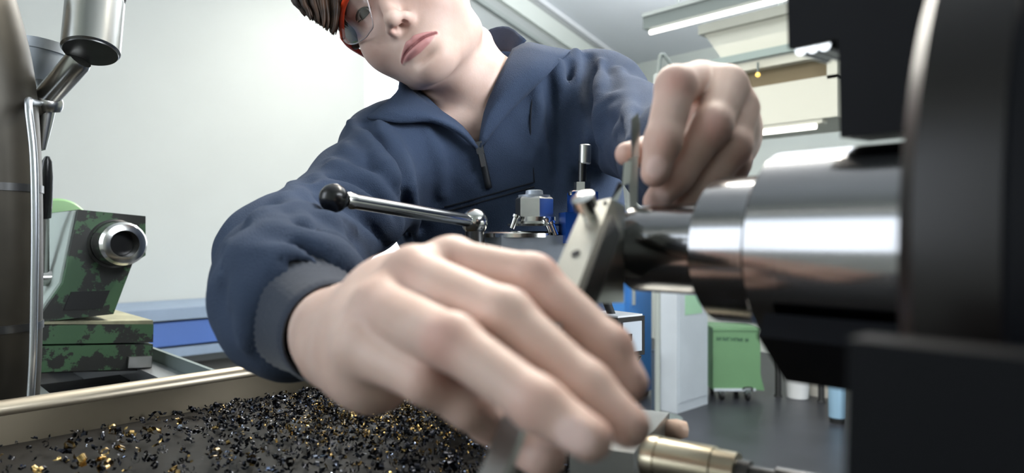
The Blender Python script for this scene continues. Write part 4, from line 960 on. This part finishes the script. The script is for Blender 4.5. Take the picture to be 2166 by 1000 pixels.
finger(handL, [P(1500, 310, 0.425), P(1440, 330, 0.412), P(1376, 322, 0.384), P(1326, 326, 0.368)], [0.0140, 0.0110, 0.0092, 0.0066], 0.008, nail=False)

def skin_mesh():
    parts = []; big = np.array([9.0, 9.0, 9.0]); cf = HC.astype(np.float32)
    head = SDF(); head.ops = list(body.ops); head.sub((lambda p: 0.235-np.sqrt(((p-cf)**2).sum(1)), -big, big), 0)
    rest = SDF(); rest.ops = list(body.ops); rest.sub(sph(HC, 0.228), 0)
    for f, h, it in ((head, 0.00115, 1), (rest, 0.003, 1), (handR, 0.00115, 3), (handL, 0.0013, 2)):
        V, Q = f.mesh(h); V = lap(V, Q, it, 0.5); parts.append((V, Q))
    off = 0; VV = []; QQ = []
    for V, Q in parts: VV.append(V); QQ.append(Q+off); off += len(V)
    return np.concatenate(VV), np.concatenate(QQ)
def head_mesh():
    f = SDF(); f.ops = body.ops
    return f
V, Q = skin_mesh()
me = np_mesh('person', V, Q)
def put(name, a):
    at = me.attributes.new(name, 'FLOAT', 'POINT'); at.data.foreach_set('value', np.clip(a, 0, 1).astype(np.float32))
V32 = V.astype(np.float32)
def sm(x, a, b): t = np.clip((x-a)/(b-a), 0, 1); return t*t*(3-2*t)
lipd = np.minimum(upl[0](V32), lol[0](V32)); loc = (V32-HC)@HA.T
put('lip', (1-sm(lipd, 0.0002, 0.0016))*(np.abs(loc[:, 0]) < 0.026))
put('lipline', 1-sm(slit[0](V32), 0.0002, 0.0012))
fl = np.zeros(len(V))
for c, r, w in FLUSH: fl = np.maximum(fl, w*np.exp(-((V-c)**2).sum(1)/(r*r)))
for s in (-1, 1):
    fl = np.maximum(fl, 0.22*np.exp(-((V-H(s*0.04, 0.07, -0.035))**2).sum(1)/0.022**2))
    fl = np.maximum(fl, 0.8*np.exp(-((V-H(s*0.0062, 0.1000, -0.0478))**2).sum(1)/0.0045**2))  # dark of the nostrils painted in through the redness mask
    fl = np.maximum(fl, 0.35*np.exp(-((V-EYES[(s+1)//2]-EY*0.010+EZ*0.006)**2).sum(1)/0.013**2))
put('flush_shade', fl)
nl = np.zeros(len(V))
for c, A, r in NAILS:
    q = (V-c)@A.T; nl = np.maximum(nl, (1-sm((q[:, 0]/0.0062)**2+(q[:, 2]/(r*0.78))**2, 0.6, 1.15))*sm(q[:, 1], -0.003, -0.001))
put('nail', nl)
br = np.zeros(len(V))
for s in (-1, 1):
    x = loc[:, 0]*s; zc = 0.0245+0.004*np.sin(np.clip((x-0.012)/0.036, 0, 1)*PI)-0.002*np.clip((x-0.04)/0.01, 0, 1)
    br = np.maximum(br, ((x > 0.012) & (x < 0.050) & (loc[:, 1] > 0.04))*(1-sm(np.abs(loc[:, 2]-zc), 0.0018, 0.0042)))
put('brow', br*0.85)
person = fin('person', me, M['skin'], None, 180)
tag(person, 'person in a navy half-zip jacket leaning over the lathe, both hands on a caliper', 'person')

# ---- eyes
for s, c in zip((-1, 1), EYES):
    look = nrm(EY*1.0+EX*0.10-EZ*0.22)
    b = MB(); b.ball(c, 0.0120, 32); e = b.build('eye', M['eyewhite'], person, 180)
    b = MB(); b.lathe(c+look*0.0113, look, [(0, 0.0062), (0.0009, 0.0048), (0.0014, 0.0026), (0.0015, 0)], 28, cap=False); b.build('iris', M['iris'], e, 180)
    lash = []
    b = MB()
    for z0, zc in ((0.0032, 1), (-0.0058, -1)):      # upper and lower lid
        pts = []
        for i in range(13):
            t = (i/12.0-0.5)*2; x = s*0.0315+t*0.0120
            z = -0.0018+(z0+0.0018)*math.cos(t*PI/2)**0.8*1.12
            dz = z+0.001; dx = x-s*0.031; yy = math.sqrt(max(0.0139**2-dx*dx-dz*dz, 1e-6))
            pts.append(H(x, 0.0690+yy, z+0.0055))
        b.tube(pts, [0.0002]+[0.00085 if zc > 0 else 0.0004]*11+[0.0002], 8)
    b.build('eyelash', M['lash'], person, 180)

# ---- hair: short brown crop, longer at the side over the temple
hair = SDF()
hair.add(HE(0, -0.014, 0.045, 0.081, 0.099, 0.092), 0)
hair.sub(HE(0, 0.085, -0.010, 0.066, 0.065, 0.062), 0.02)
for s in (-1, 1): hair.add(HE(s*0.070, 0.012, 0.020, 0.013, 0.036, 0.042), 0.014)
hair.sub(halfs([(H(0, 0.0, 0.022), nrm(EZ+EY*0.55))], HC-.3, HC+.3), 0.006)
hv, hq = hair.mesh(0.0025); hv = lap(hv, hq, 2)
b = MB()
locks = []
rr = random.Random(5)
for i in range(150):                                   # side and back locks lying down the head
    side = -1 if i % 5 else 1
    y0 = rr.uniform(0.0, 0.050) if side < 0 else rr.uniform(-0.085, 0.050); z0 = rr.uniform(0.05, 0.10)
    pts = []
    zend = rr.uniform(0.055, 0.065) if y0 < 0.01 else rr.uniform(0.022, 0.032)
    for k in range(7):
        t = k/6.0; z = z0+(zend-z0)*t
        y = y0+0.010*t+rr.uniform(-0.002, 0.002)
        q = 1-((y+0.014)/0.103)**2-((max(z, 0.0)-0.045)/0.096)**2
        x = 0.086*math.sqrt(max(q, 0.02)) if z > 0.02 else 0.0
        if z <= 0.02: x = max(0.086*math.sqrt(max(1-((y+0.014)/0.103)**2-(0.025/0.096)**2, 0.02))-0.0008*(0.02-z)*100*rr.uniform(0.4, 1.3), 0.05)
        pts.append(H(side*x, y, z))
    b.tube(smoothline(pts, 3), list(np.interp(np.linspace(0, 1, 19), [0, 0.5, 0.85, 1], [0.0035, 0.0042, 0.0030, 0.0006])), 7)
for i in range(60):                                    # fringe swept over the forehead
    x0 = rr.uniform(-0.06, 0.06); pts = []
    for k in range(6):
        t = k/5.0; x = x0+0.02*t*(-1 if x0 < 0.02 else 1); z = 0.118-0.072*t+rr.uniform(-0.002, 0.002)
        q = 1-(x/0.084)**2-((z-0.045)/0.096)**2
        pts.append(H(x, -0.014+0.103*math.sqrt(max(q, 0.02))+0.002, z))
    b.tube(smoothline(pts, 3), list(np.interp(np.linspace(0, 1, 16), [0, 0.5, 0.85, 1], [0.003, 0.004, 0.003, 0.0006])), 7)
for i in range(200):                                   # locks hanging from the temple
    f = rr.random(); g = rr.random(); dd = rr.uniform(0.722, 0.770)
    x0 = 612+f*95; x1 = 640+f*62+rr.uniform(-4, 4); y1 = 34+f*42-10*g
    pts = [P(x0, -130+rr.uniform(-10, 10), dd+0.02), P(x0-2+f*8, -60, dd+0.008), P(x0+8+f*2, 0, dd), P((x0+x1)/2+10, y1*0.55, dd), P(x1+6, y1, dd)]
    b.tube(smoothline(pts, 4), list(np.interp(np.linspace(0, 1, 17), [0, 0.5, 0.85, 1], [0.0026, 0.0030, 0.0022, 0.0004])), 6)
me2 = np_mesh('hair_cap', hv, hq); b.bm.from_mesh(me2); D.meshes.remove(me2)
b.build('hair', M['hair'], person, 180)

# ------------------------------------------------------------------ jacket
jk = SDF()
LINE = nrm(SHL-SHR)
TA = np.array([LINE, nrm(BK-LINE*(BK@LINE)), np.cross(LINE, nrm(BK-LINE*(BK@LINE)))])
jk.add(ell(CHEST-UP*0.030+FW*0.012+RT*0.012, (0.160, 0.112, 0.200), TA), 0)
jk.add(cone(SHR, SHL, 0.050, 0.048), 0.05)
jk.add(cone(P(935, 264, 0.83), SHR, 0.030, 0.046), 0.03); jk.add(cone(P(1110, 172, 0.86), SHL, 0.044, 0.050), 0.03)
jk.add(ell(CHEST-UP*0.23+FW*0.06+RT*0.035, (0.125, 0.105, 0.16), TA), 0.05)
jk.add(cone(CHEST-UP*0.2+FW*0.05+RT*0.03, HIP-UP*0.04, 0.105, 0.140), 0.05)
sl = [SHR, P(760, 420, 0.735), ELR+UP*0.004, P(610, 606, 0.49), P(622, 644, 0.436), P(634, 654, 0.418)]
jk.add(chain(sl, [0.056, 0.053, 0.0505, 0.0465, 0.0425, 0.0340], 0.03), 0.035)
sl2 = [SHL, P(1335, 275, 0.80), ELL_, P(1458, 318, 0.54), P(1476, 306, 0.490)]
jk.add(chain(sl2, [0.051, 0.050, 0.047, 0.040, 0.034], 0.03), 0.03)
jbase = SDF(); jbase.ops = list(jk.ops)
# neck opening: a wedge behind the collar wings
def plane3(a, b, c, inside):
    n = np.cross(b-a, c-a); n = n/np.linalg.norm(n)
    if (inside-a)@n > 0: n = -n
    return (a, n)
oA, oB, oC = (852, 150), (1112, 70), (1012, 316)
ins = P(1000, 200, 0.7)
wedge = [plane3(CAM, P(*oA, 1), P(*oC, 1), ins), plane3(CAM, P(*oB, 1), P(*oC, 1), ins), plane3(CAM, P(*oA, 1), P(*oB, 1), ins), (CAM+FW*0.93, FW)]
jk.sub(halfs(wedge, CAM+np.array([-.9, -.1, -.05]), CAM+np.array([.1, .9, .5])), 0.006)
jk.sub(cone(NECK0+FW*0.02, NECK1+FW*0.03, 0.052, 0.050), 0.004)
# folds and creases, laid on the cloth where the photograph shows them
def ridge(px, r, depth=0.05, k=0.010, mode='u', field=jbase):
    hs = [(x, y, field.hit(x, y)) for x, y in px]; hs = [h for h in hs if h[2] is not None and h[2] > 0.3]
    if len(hs) < 2: return
    pts = [P(x, y, t+(r*depth if mode == 'u' else 0.0)) for x, y, t in hs]
    pts = smoothline(pts, 4); n = len(pts)
    rad = [r*(0.35+0.65*math.sin(PI*min(max(i/(n-1), 0.06), 0.94))) for i in range(n)]
    if mode == 'u': jk.add(chain([p for p in pts], rad, 0.0), k)
    else: jk.sub(chain([p for p in pts], rad, 0.0), k)
for px, r in (([(742, 262), (790, 320), (835, 400), (858, 500)], 0.012), ([(800, 262), (850, 330), (872, 420), (878, 500)], 0.009),
              ([(700, 352), (760, 372), (815, 420), (842, 480)], 0.010), ([(640, 400), (720, 402), (790, 440), (830, 500)], 0.010),
              ([(560, 470), (650, 450), (740, 480), (800, 540)], 0.010), ([(530, 500), (610, 500), (690, 540), (745, 590)], 0.009),
              ([(500, 545), (570, 540), (650, 560), (712, 590)], 0.008), ([(476, 590), (520, 570), (590, 572), (650, 590)], 0.007),
              ([(490, 640), (530, 610), (580, 596), (625, 592)], 0.006), ([(510, 690), (532, 645), (562, 615)], 0.006),
              ([(520, 730), (535, 690), (552, 655)], 0.006),
              ([(1218, 110), (1222, 200), (1228, 300), (1226, 380)], 0.012), ([(1180, 130), (1190, 220), (1200, 330), (1190, 420)], 0.010),
              ([(1135, 185), (1140, 260), (1120, 340)], 0.008), ([(1268, 130), (1272, 210), (1268, 300)], 0.009),
              ([(1310, 150), (1330, 220), (1335, 300)], 0.010), ([(905, 275), (925, 340), (935, 410)], 0.007)):
    ridge(px, r)
for px, r in (([(775, 262), (818, 330), (850, 410), (868, 490)], 0.006), ([(668, 378), (740, 385), (800, 430), (838, 500)], 0.006),
              ([(600, 435), (690, 425), (765, 460), (815, 520)], 0.006), ([(540, 488), (630, 475), (715, 512), (770, 565)], 0.005),
              ([(512, 525), (590, 520), (670, 550), (728, 590)], 0.005), ([(484, 570), (545, 556), (620, 566), (680, 590)], 0.004),
              ([(1204, 130), (1206, 220), (1214, 330)], 0.0045), ([(1245, 115), (1248, 200), (1252, 300), (1262, 380)], 0.010),
              ([(1160, 150), (1166, 230), (1160, 320)], 0.005)):
    ridge(px, r, k=0.008, mode='s')
rf = random.Random(9)
def fold_band(p0, p1, spread, n, r, k=0.006):
    """short creases running across the sleeve between two image points"""
    for i in range(n):
        t = (i+rf.uniform(0.2, 0.8))/n; c = np.array(p0)+(np.array(p1)-np.array(p0))*t
        d = np.array(spread)*rf.uniform(0.55, 1.0); w_ = np.array([-d[1], d[0]])*rf.uniform(-0.18, 0.18)
        ridge([tuple(c-d), tuple(c-d*0.2+w_), tuple(c+d)], r*rf.uniform(1.1, 1.6), 0.40, 0.009)
fold_band((745, 300), (600, 470), (34, 40), 5, 0.0065)
fold_band((600, 470), (520, 560), (46, 30), 4, 0.006)
fold_band((505, 590), (565, 660), (14, -34), 4, 0.005)
fold_band((700, 470), (720, 570), (50, 26), 4, 0.006)
fold_band((1150, 300), (1220, 420), (6, 40), 3, 0.005)
fold_band((1300, 190), (1330, 320), (22, 8), 4, 0.005)
def wob(p):
    return 0.0016*np.sin(p[:, 0]*55+1.3*np.sin(p[:, 2]*40))*np.sin(p[:, 2]*48+p[:, 1]*33)+0.0007*np.sin(p[:, 0]*140+p[:, 1]*90)*np.sin(p[:, 2]*120)
jk.ops.append((wob, None, None, 0, 'd'))
V, Q = jk.mesh(0.0036); V = lap(V, Q, 1, 0.5)
jacket = fin('jacket', np_mesh('jacket', V, Q), M['jacket'], person, 180)
jacket['label'] = 'navy half-zip work jacket with wide open collar'

def sheet(name, rows, m, parent, thick=0.004, sub=2):
    """a cloth sheet through rows of points, with thickness"""
    rows = [smoothline(r, 3) for r in rows]; cols = list(zip(*rows)); cols = [smoothline(c, 3) for c in cols]
    n, k = len(cols), len(cols[0]); vs = [p for c in cols for p in c]
    fs = [(i*k+j, i*k+j+1, (i+1)*k+j+1, (i+1)*k+j) for i in range(n-1) for j in range(k-1)]
    o = mesh_obj(name, vs, fs, m, parent, 180)
    md = o.modifiers.new('thickness', 'SOLIDIFY'); md.thickness = thick; md.offset = 0
    return o
def JS(px, py, off): return jbase.surf(px, py, off, 0.80)
def CS(px, py, off):               # on the cloth or on the neck, whichever is in front
    h = [t for t in (jbase.hit(px, py), body.hit(px, py)) if t is not None and t > 0.70]
    return P(px, py, (min(h) if h else 0.82)-off)
# left wing (image left): from the neck edge out to the lying tip
wl = [[P(846, 172, 0.775), JS(886, 206, 0.010), CS(932, 236, 0.006), CS(976, 268, 0.005), CS(1010, 312, 0.005)],
      [P(838, 198, 0.770), JS(868, 222, 0.020), CS(920, 243, 0.016), CS(972, 272, 0.012), CS(1010, 312, 0.008)],
      [JS(806, 228, 0.012), JS(850, 242, 0.020), CS(912, 249, 0.021), CS(972, 277, 0.016), CS(1009, 313, 0.009)],
      [JS(776, 250, 0.004), JS(846, 260, 0.010), CS(914, 257, 0.014), CS(972, 283, 0.012), CS(1007, 314, 0.006)]]
sheet('collar', wl, M['jacket'], jacket)
wr = [[CS(1084, 106, 0.006), CS(1066, 142, 0.004), CS(1046, 186, 0.004), CS(1026, 240, 0.004), CS(1014, 312, 0.005)],
      [JS(1116, 92, 0.016), CS(1100, 136, 0.016), CS(1066, 190, 0.016), CS(1033, 243, 0.012), CS(1015, 312, 0.008)],
      [JS(1158, 100, 0.014), CS(1132, 142, 0.018), CS(1085, 190, 0.020), CS(1041, 242, 0.015), CS(1016, 312, 0.009)],
      [JS(1206, 108, 0.006), JS(1160, 156, 0.012), CS(1114, 200, 0.012), CS(1064, 252, 0.010), CS(1017, 313, 0.006)]]
sheet('collar', wr, M['jacket'], jacket)
bkc = [[P(846, 168, 0.80), P(880, 120, 0.90), P(950, 92, 0.93), P(1008, 82, 0.915), P(1040, 62, 0.905), P(1078, 58, 0.885), P(1112, 84, 0.848)],
       [P(850, 185, 0.80), P(890, 150, 0.90), P(955, 116, 0.93), P(1010, 92, 0.915), P(1045, 84, 0.900), P(1076, 82, 0.880), P(1096, 98, 0.850)],
       [P(860, 215, 0.80), P(900, 190, 0.89), P(960, 150, 0.92), P(1012, 112, 0.91), P(1048, 108, 0.895), P(1075, 108, 0.875), P(1084, 112, 0.855)]]
sheet('collar_stand', bkc, M['jacket'], jacket)
# zip
zp = [JS(x, y, 0.0035) for x, y in ((1012, 300), (1018, 325), (1026, 360), (1034, 398))]
b = MB(); b.tube(smoothline(zp, 4), 0.0042, 10); z = b.build('zipper', M['zip'], jacket, 180)
b = MB(); c = JS(1014, 312, 0.008); d = nrm(zp[-1]-zp[0]); n_ = nrm(np.cross(d, nrm(np.cross(BK, d))))
sd = nrm(np.cross(d, BK)); nn = nrm(np.cross(sd, d))
b.obox(c, d, sd, nn, 0.007, 0.0042, 0.0022, 0.0012); b.obox(c+d*0.013+nn*0.002, d, sd, nn, 0.009, 0.0026, 0.0010, 0.0008); b.build('zip_slider', M['zipmet'], jacket, 40)
# stitched seams of the chest pocket, the shoulder and the collar edges
def seam(px, off=0.0022, r=0.0009, name='seam'):
    b = MB(); b.tube([JS(q[0], q[1], off) for q in smoothline(px, 12)], r, 8); b.build(name, M['seam'], jacket, 180)
seam([(940, 438), (1000, 422), (1070, 402), (1128, 386)]); seam([(945, 447), (1000, 432), (1070, 412), (1130, 395)])
seam([(1128, 180), (1122, 260), (1126, 330), (1130, 386)])
# knitted cuffs
def cuff(a, b_, c_, r0, r1, name='cuff'):
    a, b_ = np.asarray(a), np.asarray(b_); v = nrm(b_-a); L = np.linalg.norm(b_-a)
    t = nrm(np.cross(v, UP)); w = np.cross(v, t); vs = []; fs = []; NR, NS = 14, 96
    prof = [(0, r0*0.93), (0.03, r0), (0.2, r0*1.01), (0.45, (r0+r1)/2*1.01), (0.7, r1*1.02), (0.9, r1), (0.97, r1*0.985), (1.0, r1*0.95), (0.97, r1*0.90), (0.85, r1*0.88), (0.5, r1*0.88), (0.1, r1*0.88)]
    for i, (f, r) in enumerate(prof):
        for k in range(NS):
            th = 2*PI*k/NS; rr_ = r*(1+0.012*(1 if k % 2 else -1)*(1 if 0 < i < 7 else 0))
            vs.append(a+v*L*f+(t*math.cos(th)+w*math.sin(th))*rr_)
    for i in range(len(prof)-1):
        for k in range(NS): fs.append((i*NS+k, i*NS+(k+1) % NS, (i+1)*NS+(k+1) % NS, (i+1)*NS+k))
    mesh_obj(name, vs, fs, M['cuff'], jacket, 60)
ax = nrm(WRR-ELR)
cuff(P(632, 652, 0.418), P(708, 706, 0.362), None, 0.0350, 0.0288)
cuff(P(1476, 305, 0.495), P(1492, 296, 0.452), None, 0.034, 0.031)
# trousers, boots
tr = SDF()
for a, b_, c in zip(HIPS, KNEES, FEET): tr.add(chain([a, b_, c+UP*0.03], [0.105, 0.075, 0.062], 0.03), 0.03)
tr.add(ell(HIP-UP*0.03, (0.150, 0.12, 0.11), np.array([[1, 0, 0], [0, 1, 0], [0, 0, 1]])), 0.05)
V, Q = tr.mesh(0.009); V = lap(V, Q, 1); fin('trousers', np_mesh('trousers', V, Q), M['navytrouser'], person, 180)
for c in FEET:
    bt = SDF(); bt.add(cone(c+np.array([0, 0.05, -0.015]), c+np.array([0.03, -0.15, -0.02]), 0.045, 0.038), 0.02); bt.add(cone(c, c+UP*0.07, 0.05, 0.052), 0.02)
    bt.sub(halfs([(np.array([0, 0, 0.001]), np.array([0, 0, 1.0]))], c-.3, c+.3), 0.002)
    V, Q = bt.mesh(0.008); fin('boot', np_mesh('boot', V, Q), M['boot'], person, 180)

# ------------------------------------------------------------------ safety glasses (worn, but a thing of their own)
gl = thing('safety_glasses', 'clear safety glasses with an orange-red brow rim worn on the person\'s face', 'glasses', loc=tuple(H(0, 0.1, 0)))
def inv(o):                       # keep parts where they were drawn
    o.matrix_parent_inverse = gl.matrix_basis.inverted(); return o
def lens_pt(u, v, s):             # u 0..1 from the nose outwards, v 0..1 from top to bottom
    xi = 0.0075+0.0125*v**1.3; x = xi+(0.0715-0.013*v*v-xi)*u
    top = 0.0115+0.0055*math.sin(PI*min(u*1.05, 1))-0.002*u*u; bot = -0.0275+0.007*max(1-u/0.16, 0)**2+0.004*u+0.011*max((u-0.42)/0.58, 0)**1.5
    z = top+(bot-top)*v
    y = 0.1070-10.5*max(x-0.006, 0)**2-0.004*v
    return H(s*x, y, z)
for s in (-1, 1):
    nu, nv = 22, 12
    vs = [lens_pt(i/nu, j/nv, s) for i in range(nu+1) for j in range(nv+1)]
    fs = [(i*(nv+1)+j, i*(nv+1)+j+1, (i+1)*(nv+1)+j+1, (i+1)*(nv+1)+j) for i in range(nu) for j in range(nv)]
    o = inv(mesh_obj('lens', vs, fs, M['lens'], gl, 180)); md = o.modifiers.new('thickness', 'SOLIDIFY'); md.thickness = 0.0018
    b = MB(); b.tube([lens_pt(0, j/8, s) for j in range(9)]+[lens_pt(i/16, 1, s) for i in range(1, 17)]+[lens_pt(1, 1-j/6, s) for j in range(1, 4)], 0.0007, 8)
    inv(b.build('lens_edge', mat('lens_edge', srgb(190, 176, 176), 0.2), gl, 180))
    b = MB(); e = lens_pt(1, 0.0, s); b.tube([lens_pt(i/20, 0.0, s)+EZ*0.001 for i in range(21)], [0.0032]*21, 10)
    inv(b.build('brow_rim', M['orange'], gl, 180))
    a0 = lens_pt(1, 0.0, s)+EZ*0.001; b = MB()
    b.tube(smoothline([a0, a0-EY*0.020+EX*s*0.005-EZ*0.002, a0-EY*0.055+EX*s*0.0075-EZ*0.004, H(s*0.080, -0.02, 0.004), H(s*0.076, -0.045, -0.010)], 5), [0.0032]*21, 10)
    inv(b.build('temple_arm', M['orange'], gl, 180))
b = MB(); b.tube([lens_pt(0, 0.05, -1), H(0, 0.1110, 0.0125), lens_pt(0, 0.05, 1)], 0.0028, 10); inv(b.build('nose_bridge', M['orange'], gl, 180))
# =================================================================== CAMERA AND LIGHT
cd = D.cameras.new('camera'); cam = link(D.objects.new('camera', cd)); SC.camera = cam
cd.sensor_width = 36.0; cd.lens = 36.0*FPX/2166.0; cd.clip_start = 0.02
cam.matrix_world = Matrix(((RT[0], UP[0], BK[0], CAM[0]), (RT[1], UP[1], BK[1], CAM[1]), (RT[2], UP[2], BK[2], CAM[2]), (0, 0, 0, 1)))
cd.dof.use_dof = True; cd.dof.focus_distance = 0.74; cd.dof.aperture_fstop = 6.8
def area(name, loc, target, sx, sy, power, col):
    l = D.lights.new(name, 'AREA'); l.shape = 'RECTANGLE'; l.size = sx; l.size_y = sy; l.energy = power; l.color = col
    o = link(D.objects.new(name, l)); o.location = loc
    o.rotation_euler = (Vector(target)-Vector(loc)).to_track_quat('-Z', 'Y').to_euler(); return o
for (a, c), pw in zip(WX, (27,)):
    area('window_daylight', ((a+c)/2, YF-0.02, 2.46), ((a+c)/2, 1.0, 1.5), c-a, 2.4, pw*1.15, (0.76, 0.87, 1.0))
area('end_window_daylight', (XW-0.02, (wy0+wy1)/2, (wz0+wz1)/2), (0, 2.4, 1.2), wy1-wy0, wz1-wz0, 35, (0.9, 0.95, 1.0))
area('ceiling_glow', (-1.1, 1.55, 3.1), (-1.1, 1.55, 0), 2.4, 0.12, 70, (1.0, 0.93, 0.80))
area('ceiling_glow', (-3.2, 2.6, 3.3), (-3.2, 2.6, 0), 2.4, 0.12, 70, (1.0, 0.95, 0.85))  # added fill that raises the ambient light
area('added_side_daylight', (XE+0.02, 1.3, 2.2), (-1, 0.6, 1.5), 2.2, 2.0, 140, (0.88, 0.94, 1.0))  # added daylight from the right for the face and chest
w = D.worlds.new('daylight'); SC.world = w; w.use_nodes = True
w.node_tree.nodes['Background'].inputs[0].default_value = (0.92, 0.96, 1.0, 1); w.node_tree.nodes['Background'].inputs[1].default_value = 2.5
vs = SC.view_settings; vs.view_transform = 'Standard'; vs.look = 'None'; vs.gamma = 1.0; vs.use_curve_mapping = False; vs.exposure = 0.0
SC.cycles.use_denoising = True
SC.cycles.max_bounces = 8; SC.cycles.caustics_reflective = False; SC.cycles.caustics_refractive = False
SC.cycles.sample_clamp_indirect = 6.0
area('ceiling_fill_uplight', (-1.1, 2.4, 3.25), (-1.3, 3.0, 9), 2.6, 0.5, 90, (1.0, 0.96, 0.90))  # added upward fill that brightens the ceiling
area('ceiling_fill_uplight', (-2.2, 4.4, 3.0), (-2.2, 4.6, 9), 2.2, 0.4, 120, (0.95, 0.97, 1.0))  # second added fill, for the far part of the ceiling
vs.exposure = 0.34
